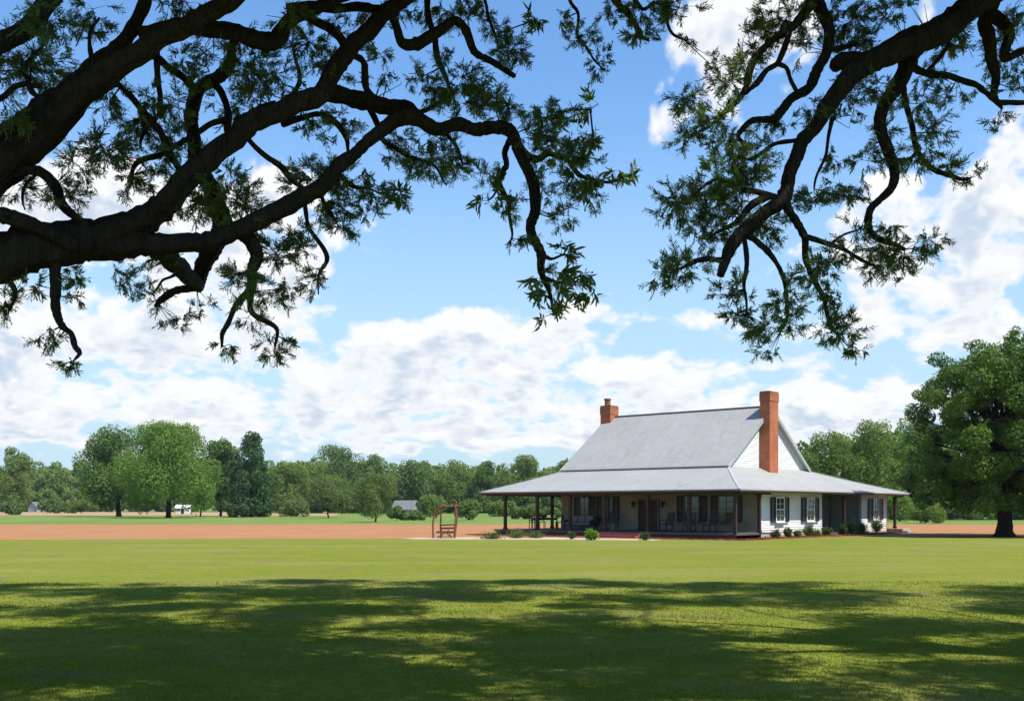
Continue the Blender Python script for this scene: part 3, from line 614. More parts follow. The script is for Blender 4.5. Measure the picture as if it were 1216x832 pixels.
    for (cx, cy, cz, cr, nl) in canopy['clumps']:
        n = int(nl); u = unit(g.normal(size=(n, 3))); P = np.array([cx, cy, cz]) + u * (g.random(n)[:, None] ** .4) * cr * np.array([1, 1, .55])
        ok = P[:, 2] > CAM_H + (HOR + 22) / F_PX * P[:, 1]; P = P[ok]
        if len(P) == 0: continue
        sz = g.uniform(.10, .20, len(P)); lv.add(*leaves4(P - o3, unit(g.normal(size=P.shape) + np.array([0, 0, .8])), sz, g, .5))
        i = np.argmin(((S2 - np.array([cx, cy, cz])) ** 2).sum(1)); A = S2[i]; e = np.array([cx, cy, cz]) + np.array([0, 0, cr * .2])
        if np.linalg.norm(e - A) > .3:
            m_ = (A + e) / 2 + np.array([0, 0, .25]) ; tb.add(np.array([A, m_, e]) - o3, [.026, .018, .008], 6, 4, .02, .1)
        for _ in range(5):
            q = np.array([cx, cy, cz]) + g.normal(size=3) * cr * .5; q[2] = max(q[2], CAM_H + (HOR + 25) / F_PX * q[1])
            tb.quad_twigs(np.array([e - o3]), np.array([q - o3]), np.array([.014]))
    tb.build('trunk', M['bark'], root); lv.build('crown', M['leaf_oak'], root)
    return root
# canopy leaf clumps placed so that their shade falls on the near lawn
def shade_canopy(side):
    g = np.random.default_rng(11 + side); out = []
    hx, hy = sun_dir.x / sun_dir.z, sun_dir.y / sun_dir.z       # ground point -> canopy point per metre of height
    n = 0; tries = 0
    while n < (420 if side == 0 else 430) and tries < 20000:
        tries += 1
        gx = g.uniform(-16, 17); gy = g.uniform(8, 26.2) if g.random() < .65 else (g.uniform(18, 26) if g.random() < .25 else g.uniform(8.0, 15))
        px = 608 + F_PX * gx / gy
        if (side == 0) != (gx + hx * 8 < 2.6 + g.normal() * 1.5): continue
        edge = 25.4 + .45 * math.sin(px / 47) - .8 * math.sin(px / 190 + 1.5) - (1.6 if px > 980 and px < 1150 else 0) - .9 * (px > 1100)
        if gy > edge - .6: continue
        holes = [(60,765,75,13),(590,722,60,10),(230,735,60,9),(900,735,110,16),(600,790,60,9),(720,800,60,8),(1000,790,100,12),(1120,715,90,7),(40,715,60,10),(250,790,60,6),(650,815,70,8),(860,770,70,9),(330,715,40,5)]
        py = HOR + F_PX * CAM_H / gy
        if any(((px - a) / c) ** 2 + ((py - b) / d) ** 2 < 1 for a, b, c, d in holes): continue
        # height so that the clump is above the frame
        slope = (HOR + 30) / F_PX; cr = g.uniform(.40, 1.05)
        z = (CAM_H + .6 * cr + slope * (gy)) / (1 - slope * hy); z = max(z, 7.5) + g.uniform(.1, 2.2)
        out.append((gx + hx * z, gy + hy * z, z, cr, 900 * cr ** 2)); n += 1
    # unseen leaf clumps added towards the sun to shade the visible limbs
    for (d0, d1), pts in (LEFT_B if side == 0 else RIGHT_B):
        for (x, y, r_) in pts:
            if r_ < 9 or g.random() < (.45 if (x < 230 and y < 140) else .2): continue
            P = px3(x, y, (d0 + d1) / 2); t = 0.
            for _ in range(60):
                Q = P + np.array(sun_dir) * t
                if Q[2] > CAM_H + (HOR + 30) / F_PX * Q[1] + .7: break
                t += .15
            t += g.uniform(.1, .9); Q = P + np.array(sun_dir) * t + g.normal(size=3) * .12; cr = g.uniform(.55, .85); out.append((Q[0], Q[1], Q[2], cr, 800 * cr ** 2))
    return out
def limbs(base, cl, seed, n):
    g = np.random.default_rng(seed); P = np.array([c[:3] for c in cl]); out = []
    P = P[np.argsort(P[:, 0])]; ch = np.array_split(P, n)
    for c in ch:
        e = c.mean(0); far = c[np.argmax(c[:, 1])]; near = c[np.argmin(c[:, 1])]
        out.append((base, tuple(e + [0, 0, .2]), .12, .05)); out.append((tuple(e + [0, 0, .2]), tuple(far), .05, .02)); out.append((tuple(e + [0, 0, .2]), tuple(near), .05, .02))
    return out
cl0 = shade_canopy(0); cl1 = shade_canopy(1)
TL = [(-7.6, 8.6, -.05, 1.05), (-7.5, 8.6, .35, .8), (-7.3, 8.65, 1.6, .66), (-6.9, 8.7, 3.0, .62), (-6.7, 8.6, 4.6, .5), (-6.9, 8.2, 7.0, .38), (-6.6, 7.6, 9.3, .25), (-6.2, 7.2, 10.8, .12)]
joinsL = {(0, 190): [(-6.9, 8.7, 3.2, .42), (-5.6, 9.0, 3.95, .25)], (0, 200): [(-6.9, 8.8, 3.1, .42), (-5.5, 9.1, 3.85, .25)], (0, 305): [(-7.0, 8.7, 2.6, .45), (-5.6, 8.9, 3.45, .28)],
          (-60, 90): [(-6.7, 8.2, 4.4, .3), (-5.4, 7.9, 4.75, .16)], (-40, 262): [(-6.9, 8.5, 3.4, .2), (-5.6, 8.6, 4.0, .12)], (-20, 212): [(-6.0, 8.8, 3.9, .1)], (-30, 128): [(-5.9, 8.5, 4.6, .07)]}
oak('live_oak', 'huge dark live oak whose bare limbs reach in from the left edge over the lawn', 21, TL, LEFT_B, LEFT_C, LEFT_BIG, joinsL, {'limbs': limbs((-6.8, 8.1, 7.2), cl0, 5, 6), 'clumps': cl0})
TR = [(11.5, 8.2, -.05, .95), (11.4, 8.2, .4, .72), (11.2, 8.4, 1.8, .6), (10.8, 8.8, 3.6, .54), (10.4, 9.4, 5.6, .46), (9.6, 10.0, 7.5, .4), (9.4, 9.8, 9.5, .25), (9.5, 9.0, 11.2, .12)]
joinsR = {(1330, -130): [(9.9, 9.9, 7.0, .38), (8.2, 10.8, 8.0, .33)], (1190, -60): [(7.8, 11.0, 8.1, .2)], (1020, -90): [(6.4, 11.3, 8.4, .16)], (640, -90): [(5.5, 12.0, 9.6, .14), (2.6, 12.2, 9.3, .1)], (700, -70): [(2.6, 12.2, 9.3, .08)], (740, -60): [(2.6, 12.2, 9.3, .06)]}
oak('live_oak', 'dark live oak with feathery drooping branches hanging down from the upper right', 33, TR, RIGHT_B, RIGHT_C, [], joinsR, {'limbs': limbs((9.7, 9.8, 8.0), cl1, 6, 7), 'clumps': cl1})

# ------------------------------------------------------------------ standing trees
def crown_leaves(lobes, nl, size, g, flat=1.0, up=.35):
    """lobes: (x,y,z,r). leaf faces in a thick shell of each lobe, facing outward"""
    lb = np.array(lobes); w = lb[:, 3] ** 2; k = g.choice(len(lb), nl, p=w / w.sum()); u = unit(g.normal(size=(nl, 3)))
    r = g.uniform(.55, 1.04, nl) ** .6; bump_ = 1 + .16 * np.sin(u[:, 0] * 7 + k) * np.sin(u[:, 1] * 6 + 2 * k) * np.sin(u[:, 2] * 8)
    P = lb[k, :3] + u * (lb[k, 3] * r * bump_)[:, None] * np.array([1, 1, flat])
    nrm = unit(u + g.normal(size=(nl, 3)) * .75 + np.array([0, 0, up]))
    return leaves4(P, nrm, g.uniform(.6, 1.3, nl) * size, g, .75)
def tree_mesh(kind, seed, h, w, nl, leaf, trunk_h=.16, lean=0):
    """returns (trunk mesh, crown mesh) of a tree at the origin"""
    g = np.random.default_rng(seed); lobes = []
    if kind == 'broad' or kind == 'tall' or kind == 'airy':
        n = 46 if kind != 'airy' else 30; z0 = h * trunk_h
        for i in range(n):
            t = g.random() ** .8; z = z0 + (h - z0) * (.10 + .84 * t)
            e = math.sin(math.pi * min(.97, (.14 + .80 * t) if kind != 'tall' else (.2 + .74 * t))) ** .6; a = g.random() * 6.283
            rr = w / 2 * e * (g.random() ** .5) * .82
            lr = g.uniform(.11, .20) * w * (1.1 - .35 * t)
            lobes.append((rr * math.cos(a) + lean * t, rr * math.sin(a), min(z, h - lr * .9), lr))
    elif kind == 'conifer':
        n = 60
        for i in range(n):
            t = (i + g.random()) / n; z = h * (.06 + .92 * t); e = min(1, (1 - t) * 1.5 + .12) ** .75 * (1 if t > .08 else .8); a = g.random() * 6.283; rr = w / 2 * e * g.uniform(.3, .95)
            lobes.append((rr * math.cos(a), rr * math.sin(a), z, w * (.10 + .10 * (1 - t))))
    elif kind == 'bush':
        n = 16
        for i in range(n):
            a = g.random() * 6.283; rr = w / 2 * g.random() ** .5 * .75; z = h * g.uniform(.22, .72) * (1 - .3 * (rr / w * 2)); lobes.append((rr * math.cos(a), rr * math.sin(a), z, g.uniform(.16, .25) * min(w, h * 1.3)))
    V, Fc = crown_leaves(lobes, nl, leaf, g)
    V[:, 2] = np.maximum(V[:, 2], .02)
    tb = Tubes(seed + 1); th = h * (trunk_h + .18) if kind != 'bush' else h * .5; r0 = .028 * h if kind == 'broad' else .018 * h
    if kind == 'bush': r0 = .02 * h
    tb.add([(0, 0, -.1), (0, 0, r0 * .8), (.02 * h * g.normal(), .02 * h * g.normal(), th * .6), (lean * .3, 0, th)], [r0 * 1.7, r0 * 1.05, r0 * .85, r0 * .6], 12, 4, 0, .08)
    for l in sorted(lobes, key=lambda q: -q[3])[:14 if kind != 'bush' else 6]:
        s = (lean * .2, 0, th * g.uniform(.7, 1)); m_ = tuple((s[i] * .5 + l[i] * .5 + (.03 * h if i == 2 else 0)) for i in range(3)); tb.add([s, m_, l[:3]], [r0 * .42, r0 * .28, r0 * .08], 6, 3, 0, .05)
    return fast_mesh('trunk', np.vstack(tb.V), np.vstack(tb.F), 4), fast_mesh('crown', V, Fc, 4)
def tree(name, label, kind, seed, px, ybase, ytop, wpx, m, nl, leafpx, trunk_h=.16, lean=0, Y=None, cat='tree', group=None):
    Y = Y or CAM_H * F_PX / (ybase - HOR); group = group or {'woodland_tree': 'single trees standing out of the far wood', 'bush': 'bushes round the fields', 'oak_tree': 'oaks in the left field', 'small_tree': 'small trees in the left field'}.get(name); X = (px - 608) / F_PX * Y
    h = (HOR - ytop) / F_PX * Y + CAM_H; w = wpx / F_PX * Y
    t = thing(name, label, cat, (X, Y, 0), 0, group); a, b = tree_mesh(kind, seed, h, w, nl, leafpx / F_PX * Y, trunk_h, lean)
    link('trunk' if cat == 'tree' else 'stem', a, M['bark'], t, True); link('crown' if cat == 'tree' else 'foliage', b, M[m], t); return t
# the big tree right of the house
def big_tree():
    Y = 64; t = thing('shade_tree', 'large dark green shade tree with thick trunk right of the farmhouse', 'tree', ((1193 - 608) / F_PX * Y, Y, 0))
    g = np.random.default_rng(5); tb = Tubes(8); k = Y / F_PX
    tb.add([(0, 0, -.1), (0, 0, .25), (.02, 0, 1.2), (.05, .1, 2.6), (.1, .1, 5), (.2, 0, 8)], [.95, .50, .40, .37, .30, .14], 18, 6, .01, .1)
    # lobes in photo pixels relative to the trunk foot
    L = [(1185,422,34),(1162,434,30),(1216,415,34),(1140,450,30),(1120,475,28),(1130,430,22),(1200,450,40),(1165,470,38),(1110,505,24),(1135,510,34),(1180,510,42),(1225,490,46),(1100,540,22),(1125,550,32),(1160,550,36),(1205,555,42),(1105,575,20),
         (1095,560,18),(1140,585,28),(1180,590,26),(1220,590,30),(1250,540,44),(1265,470,44),(1250,420,34),(1280,580,34),(1098,518,16),(1108,470,14),(1290,520,36),(1180,402,15),(1207,399,15)]
    lobes = []
    for x, y, r in L:
        base = (x - 1193) * k; z = CAM_H + (HOR - y) * k
        wd = 5.2 * math.sqrt(max(.05, 1 - ((z - 7) / 7.5) ** 2)) * math.sqrt(max(.1, 1 - (base - 1.2) ** 2 / 46))
        for s in ((-1, -.45, .1, .6, 1) if r > 24 else (-.6, .5)):
            for q in range(2):
                lobes.append((base + g.normal() * .45, s * wd * .85 + g.normal() * .4, z + g.normal() * .35 - abs(s) * .5, r * k * g.uniform(.36, .62)))
    V, Fc = crown_leaves(lobes, 170000, .145, g, .8, .5)
    for l in lobes[::4]:
        s = (.05, .1, g.uniform(2.4, 5.5)); m_ = tuple(s[i] * .5 + l[i] * .5 + (.3 if i == 2 else 0) for i in range(3)); tb.add([s, m_, l[:3]], [.17, .11, .03], 7, 4, .02, .08)
    link('trunk', fast_mesh('trunk', np.vstack(tb.V), np.vstack(tb.F), 4), M['bark'], t, True); link('crown', fast_mesh('crown', V, Fc, 4), M['leaf_right'], t)
big_tree()
# oaks in the left middle distance
tree('oak_tree', 'broad light green oak, the largest of the trees in the left field', 'broad', 41, 200, 614.5, 502, 136, 'leaf_broad', 50000, 2.2, .07)
tree('oak_tree', 'darker green oak half hidden behind the broad light green oak', 'broad', 42, 141, 613, 506, 104, 'leaf_dark', 34000, 2.2, .07)
tree('dark_tree', 'dark leafy tree between the broad light oak and the conifer', 'tall', 43, 262, 612.5, 521, 62, 'leaf_dark', 20000, 2.2, .05)
tree('conifer_tree', 'dark blue green conifer with a pointed top in the left field', 'conifer', 44, 298, 613.5, 514, 58, 'leaf_conifer', 24000, 2.2, .03)
tree('small_tree', 'airy olive green tree with several thin stems, left of its twin', 'airy', 45, 390, 614.5, 563, 70, 'leaf_olive', 13000, 1.6, .10)
tree('small_tree', 'airy olive green tree standing just left of the grey shed', 'airy', 46, 446, 619.5, 561, 66, 'leaf_olive', 12000, 1.6, .14)
tree('small_tree', 'slim trunked tree in the shade under the edge of the broad light oak', 'tall', 47, 238, 613, 560, 40, 'leaf_broad', 6000, 1.9, .12)
tree('woodland_tree', 'pale topped tree rising above the wood at the far left', 'tall', 48, 20, 609, 527, 46, 'leaf_wood', 9000, 2.0, .1, Y=330)
tree('woodland_tree', 'tall dark green tree behind the airy olive trees', 'tall', 49, 402, 609, 524, 66, 'leaf_dark', 12000, 2.0, .1, Y=330)
tree('woodland_tree', 'rounded green tree behind and right of the tall dark one', 'tall', 50, 446, 609, 538, 56, 'leaf_wood', 10000, 2.0, .1, Y=335)
tree('woodland_tree', 'mid green tree between the conifer and the airy olive trees', 'tall', 51, 343, 609, 549, 66, 'leaf_wood', 11000, 2.0, .05, Y=330)
tree('woodland_tree', 'rounded tree in the far wood right above the garden arbor', 'tall', 52, 545, 609, 545, 60, 'leaf_wood', 11000, 2.0, .08, Y=330)
tree('woodland_tree', 'dark tree in the far wood just left of the porch roof', 'tall', 53, 580, 609, 547, 50, 'leaf_dark', 9000, 2.0, .08, Y=325)
tree('woodland_tree', 'tall tree of the far wood behind the left end of the porch roof', 'tall', 54, 622, 609, 540, 60, 'leaf_wood', 11000, 2.0, .08, Y=325)
tree('woodland_tree', 'leafy tree of the far wood whose top shows right above the grey shed', 'tall', 55, 495, 609, 545, 60, 'leaf_dark', 11000, 2.0, .08, Y=330)
tree('woodland_tree', 'full green tree just behind the right slope of the house roof', 'tall', 56, 985, 613, 512, 76, 'leaf_wood', 14000, 2.2, .08, Y=150)
tree('woodland_tree', 'tallest green tree between the house roof and the big shade tree', 'tall', 57, 1035, 613, 498, 88, 'leaf_wood', 16000, 2.2, .08, Y=150)
tree('woodland_tree', 'yellow green tree touching the left side of the big shade tree', 'tall', 58, 1082, 613, 492, 72, 'leaf_broad', 14000, 2.2, .08, Y=150)
tree('woodland_tree', 'dark low tree behind the trunk of the big shade tree', 'tall', 59, 1150, 613, 540, 100, 'leaf_dark', 14000, 2.2, .03, Y=155)
tree('woodland_tree', 'dark low tree at the right edge behind the big shade tree', 'tall', 60, 1235, 613, 530, 100, 'leaf_dark', 12000, 2.2, .03, Y=155)
for i, (x, yb, yt, w, m, lab) in enumerate([
 (558, 617, 588, 34, 'leaf_bush', 'pale yellow green bush between the arbor and the porch'),
 (511, 614, 583, 38, 'leaf_wood', 'round mid green bush left of the wooden arbor'),
 (491, 617.5, 603, 30, 'leaf_bush', 'low pale bush in front of the grey shed'),
 (471, 617.5, 597, 22, 'leaf_dark', 'small dark bush at the foot of the second airy olive tree'),
 (352, 613, 588, 46, 'leaf_olive', 'wide pale bush left of the airy olive trees'),
 (10, 611, 590, 44, 'leaf_dark', 'dark bush at the far left edge of the field'),
 (64, 609, 588, 34, 'leaf_dark', 'dark bush half covering the far cottage at the left'),
 (96, 609, 590, 44, 'leaf_wood', 'mid green bush left of the two big oaks'),
 (280, 614, 594, 40, 'leaf_conifer', 'dark low bush at the foot of the conifer'),
 (600, 613, 590, 50, 'leaf_wood', 'green bush seen between the arbor bush and the left porch post'),
 (625, 616, 597, 44, 'leaf_bush', 'sunlit low bush seen under the porch between its two left posts'),
 (655, 614, 600, 40, 'leaf_bush', 'sunlit hedge bush seen under the porch behind the table'),
 (1098, 621, 592, 46, 'leaf_wood', 'broad green bush behind the right end porch post'),
 (1068, 619, 575, 40, 'leaf_wood', 'tall green bush seen under the right porch eave'),
 (1145, 617, 585, 60, 'leaf_dark', 'dark bush in the shade left of the big tree trunk'),
 (1212, 617, 590, 50, 'leaf_dark', 'dark bush in the shade right of the big tree trunk')]):
    tree('bush', lab, 'bush', 80 + i, x, yb, yt, w, m, 5200, 1.9, .1, cat='bush')
# the far wood that reads as one mass
def wood():
    g = np.random.default_rng(77); lobes = []
    def row(x0, x1, Y0, Y1, top, n, var):
        for i in range(n):
            t = (i + g.random()) / n; Y = Y0 + (Y1 - Y0) * g.random(); px = x0 + (x1 - x0) * t; X = (px - 608) / F_PX * Y
            h = (HOR - (top + g.uniform(-var, var))) / F_PX * Y + CAM_H; w = h * g.uniform(.5, .8)
            for k in range(13):
                z = h * g.uniform(.08, .86); rr = w / 2 * g.random() ** .5 * math.sin(math.pi * min(.93, .25 + .6 * z / h)); a = g.random() * 6.283
                lobes.append((X + rr * math.cos(a), Y + rr * math.sin(a), z, w * g.uniform(.14, .24)))
    row(-200, 420, 460, 520, 547, 62, 7); row(-200, 420, 430, 460, 562, 60, 9); row(-150, 420, 425, 432, 585, 60, 8)
    row(330, 720, 345, 400, 549, 44, 6); row(330, 720, 338, 350, 566, 42, 9); row(330, 720, 332, 338, 587, 40, 8)
    row(640, 940, 345, 400, 570, 18, 6)
    row(930, 1500, 165, 200, 518, 30, 12); row(930, 1500, 158, 170, 545, 30, 12); row(930, 1500, 150, 158, 580, 26, 10)
    V, Fc = crown_leaves(lobes, 620000, .95, g); sc_ = 1
    o = link('woodland', fast_mesh('woodland', V, Fc, 4), M['leaf_wood']); tag(o, 'dense green wood closing the fields along the horizon', 'wood', kind='stuff')
wood()

# ------------------------------------------------------------------ the farmhouse
TH = .716; HX, HY = 12.27, 56.7                  # corner of the eaves
W_, S_, P1, P2, Q1, Q2 = 19.05, 24.65, 3.17, 15.9, 4.56, 15.3
HE, H1, HR = 2.77, 4.17, 8.16
house = thing('farmhouse', 'white clapboard farmhouse with grey roof and deep wraparound porch', 'house', (HX, HY, 0), -TH)
def hw(p, q, z=0): return Matrix.Translation((HX, HY, 0)) @ Matrix.Rotation(-TH, 4, 'Z') @ Vector((-p, q, z))
WP, WQ, FL = 1.0, 4.3, .35                       # wall lines and porch floor height
WL, WB = 15.6, 22.85
def clapboard(mb, a, b, z0, z1, course=.145, out=(0, -1)):   # boards from a=(x,y) to b=(x,y), facing 'out'
    ox, oy = out; z = z0
    while z < z1 - .01:
        zt = min(z + course, z1)
        t0, t1 = .045, .018
        pts = []
        for (zz, t) in ((z, t0), (zt, t1)):
            pts.append([(a[0], a[1], zz), (b[0], b[1], zz), (b[0] + ox * t, b[1] + oy * t, zz), (a[0] + ox * t, a[1] + oy * t, zz)])
        mb.hexa(pts[0] + pts[1]); z = zt
    return mb
def wall(a, b, z0, z1, m='siding', out=(0, -1), boards=True, name='wall'):
    mb = MB(); ox, oy = out; t = .12
    x0, x1 = sorted((a[0], b[0])); y0, y1 = sorted((a[1], b[1]))
    if ox: mb.box(min(a[0], a[0] - ox * t), max(a[0], a[0] - ox * t), y0, y1, z0, z1)
    else: mb.box(x0, x1, min(a[1], a[1] - oy * t), max(a[1], a[1] - oy * t), z0, z1)
    if boards: clapboard(mb, a, b, z0 + .02, z1 - .003, out=out)
    return mb.build(name, M[m], house)
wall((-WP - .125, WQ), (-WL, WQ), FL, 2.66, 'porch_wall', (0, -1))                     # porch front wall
wall((-WP, WQ - .05), (-WP, 12.24), .0, 2.66, 'siding', (1, 0))                        # side wall, long piece
wall((-WP, 18.4), (-WP, WB), .0, 2.66, 'siding', (1, 0))                         # side wall, short piece
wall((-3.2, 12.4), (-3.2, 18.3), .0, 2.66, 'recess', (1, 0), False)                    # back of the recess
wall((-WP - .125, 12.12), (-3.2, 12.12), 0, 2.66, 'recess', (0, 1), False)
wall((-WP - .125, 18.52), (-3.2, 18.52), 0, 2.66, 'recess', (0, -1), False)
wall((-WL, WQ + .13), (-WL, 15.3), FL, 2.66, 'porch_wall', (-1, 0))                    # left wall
wall((-WP - .125, WB), (-WL, WB), 0, 2.66, 'siding', (0, 1), False)                    # rear wall
# corner boards
cb = MB()
for x, y in ((-WP + .055, WQ - .10), (-WP + .055, 12.14), (-WP + .055, 18.4), (-WP + .055, WB - .1)): MB().box(x - .11, x + .0, y, y + .12, .01, 2.655).build('corner_board', M['trim'], house)
# floor, ceiling, beam, posts
MB().box(-18.0, -.35, .25, WQ - .06, FL - .12, FL).build('porch_floor', M['deck'], house, bevel=.01)
MB().box(-18.0, -WL - .06, WQ - .06, 15.3, FL - .12, FL - .004).build('porch_floor', M['deck'], house)
MB().box(-17.9, -.42, .32, .40, 0.0, FL - .125).build('porch_skirt', M['dark_timber'], house)
MB().box(-W_ + .12, -.12, .12, WQ - .05, 2.665, 2.70).build('porch_ceiling', M['dark_timber'], house)
MB().box(-W_ + .12, -WL - .05, WQ - .045, S_ - .12, 2.665, 2.70).build('porch_ceiling', M['dark_timber'], house)
MB().box(-WL - .045, -.12, WQ - .045, S_ - .12, 2.668, 2.70).build('porch_ceiling', M['dark_timber'], house)
MB().box(-W_ + .35, -.30, .28, .42, 2.50, 2.66).build('porch_beam', M['timber'], house, bevel=.01)
MB().box(-.44, -.30, .43, WQ - .12, 2.50, 2.66).build('porch_beam', M['timber'], house, bevel=.01)
MB().box(-17.25, -17.1, .43, 15.3, 2.50, 2.66).build('porch_beam', M['timber'], house, bevel=.01)
MB().box(-.44, -.30, WB + .15, S_ - .3, 2.50, 2.66).build('porch_beam', M['timber'], house, bevel=.01)
def post(x, y, z0=FL, w=.17, m='timber'):
    mb = MB(); h = w / 2; mb.box(x - h, x + h, y - h, y + h, z0, 2.50)
    mb.box(x - h * 1.35, x + h * 1.35, y - h * 1.35, y + h * 1.35, z0 + .002, z0 + .14); mb.box(x - h * 1.35, x + h * 1.35, y - h * 1.35, y + h * 1.35, 2.36, 2.497)
    return mb.build('porch_post', M[m], house, bevel=.012)
for p in (17.15, 14.45, 11.83, 9.22, 6.15, 3.39, .47): post(-p, .36)
post(-.40, 2.95); post(-.40, 14.32, 0.0); post(-.40, 22.9, .3); post(-17.15, 5.2); post(-17.15, 10.2); post(-17.15, 15.0)
# roofs
def roof_slab(mb, pts, t=.07):
    n = (Vector(pts[1]) - Vector(pts[0])).cross(Vector(pts[2]) - Vector(pts[0])).normalized()
    if n.z < 0: pts = list(reversed(pts)); n = -n
    b = len(mb.v); k = len(pts); mb.v += [tuple(p) for p in pts] + [tuple(Vector(p) - Vector((0, 0, t))) for p in pts]
    mb.f.append(tuple(b + i for i in range(k))); mb.f.append(tuple(b + k + i for i in reversed(range(k))))
    for i in range(k): j = (i + 1) % k; mb.f.append((b + i, b + k + i, b + k + j, b + j))
pr = MB(); lo = [(0, 0), (-W_, 0), (-W_, S_), (0, S_)]; hi = [(-P1 + .0, Q1), (-P2, Q1), (-P2, Q2), (-P1 + .0, Q2)]
hi = [(-P1 - .35, Q1 + .35), (-P2 + .35, Q1 + .35), (-P2 + .35, Q2 - .35), (-P1 - .35, Q2 - .35)]
H1b = H1 + .10
for i in range(4):
    j = (i + 1) % 4
    A, B, Cc, D = Vector((*lo[i], HE)), Vector((*lo[j], HE)), Vector((*hi[j], H1b)), Vector((*hi[i], H1b))
    E_, F_ = A.lerp(D, .5) - Vector((0, 0, .05)), B.lerp(Cc, .5) - Vector((0, 0, .05))      # slight sag: the slope flattens at the eave
    roof_slab(pr, [A, B, F_, E_]); roof_slab(pr, [E_, F_, Cc, D])
pr.build('porch_roof', M['roof'], house)
fa = MB()
for i in range(4):
    j = (i + 1) % 4; a = Vector((*lo[i], HE - .10)); b = Vector((*lo[j], HE - .10)); d = (b - a).normalized(); nrm = Vector((-d.y, d.x, 0)) ; c = Vector((-W_ / 2, S_ / 2, HE - .1))
    if (c - a).dot(nrm) < 0: nrm = -nrm
    fa.bar(a + nrm * .05 + d * .03, b + nrm * .05 - d * .03, .04, .12)
fa.build('fascia', M['dark_timber'], house)
for i in range(4):
    hp = MB(); A = Vector((*lo[i], HE + .01)); D = Vector((*hi[i], H1b + .01)); Mi = A.lerp(D, .5) - Vector((0, 0, .05)); hp.bar(A, Mi, .13, .03); hp.bar(Mi, D, .13, .03); hp.build('hip_cap', M['grey_trim'], house)
QM = (Q1 + Q2) / 2; mr_ = MB()
for q in (Q1, Q2):
    o_ = -.22 if q == Q1 else .22; dz = -.22 * (HR - H1) / (QM - Q1) * 1.0
    roof_slab(mr_, [(-P1, q + o_ * .5, H1 + .17 + dz * .5), (-P2, q + o_ * .5, H1 + .17 + dz * .5), (-P2, QM, HR), (-P1, QM, HR)], .09)
mr_.build('main_roof', M['roof'], house)
rc = MB(); rc.bar((-P1 + .02, QM - .06, HR + .02), (-P2 - .02, QM - .06, HR + .02), .16, .03); rc.bar((-P1 + .02, QM + .06, HR + .018), (-P2 - .02, QM + .06, HR + .018), .16, .03); rc.build('ridge_cap', M['grey_trim'], house)
# gables
for xg, out in ((-P1 - .32, 1), (-P2 + .32, -1)):
    mb = MB(); z = H1 + .02; k = (QM - Q1 - .02) / (HR - H1 - .1)
    while z < HR - .15:
        zt = min(z + .145, HR - .12); y0 = Q1 + .05 + (z - H1) * k; y1 = Q2 - .05 - (z - H1) * k; y0t = Q1 + .05 + (zt - H1) * k; y1t = Q2 - .05 - (zt - H1) * k
        mb.hexa([(xg - out * .06, y0, z), (xg - out * .06, y1, z), (xg + out * .045, y1, z), (xg + out * .045, y0, z), (xg - out * .06, y0t, zt), (xg - out * .06, y1t, zt), (xg + out * .015, y1t, zt), (xg + out * .015, y0t, zt)]); z = zt
    mb.build('gable', M['siding'], house)
    rb = MB(); e = .02
    for q in (Q1, Q2):
        rb.bar((xg + out * .30, q - (.1 if q == Q1 else -.1), H1 - .02), (xg + out * .30, QM, HR - .17), .05, .20)
        rb.bar((xg + out * .12, q - (.05 if q == Q1 else -.05), H1 - .03), (xg + out * .12, QM, HR - .19), .28, .03)
    rb.build('rake_board', M['grey_trim'], house)
# chimneys
def chimney(x0, x1, y0, y1, z0, z1, pot=None):
    mb = MB(); mb.box(x0, x1, y0, y1, z0, z1 - .62)
    mb.box(x0 - .03, x1 + .03, y0 - .03, y1 + .03, z1 - .62, z1 - .10); mb.box(x0 - .015, x1 + .015, y0 - .015, y1 + .015, z1 - .10, z1 - .0)
    c = mb.build('chimney', M['brick'], house, bevel=.012)
    fl = MB(); fl.box(x0 + .16, x1 - .16, y0 + .16, y1 - .16, z1 + .002, z1 + .03); fl.build('flue_opening', M['iron'], c)
    if pot:
        f2 = MB(); f2.lathe(pot[0], pot[1], [(.24, z1 + .0), (.22, z1 + .05), (.20, z1 + .38), (.25, z1 + .40), (.25, z1 + .52), (.17, z1 + .52)], 14); f2.build('chimney_pot', M['brick'], c)
    return c
chimney(-3.42, -2.74, 8.75, 9.88, 3.4, 8.98)
c2 = chimney(-16.05, -15.2, 9.25, 10.2, 6.4, 8.92, (-15.75, 9.7))
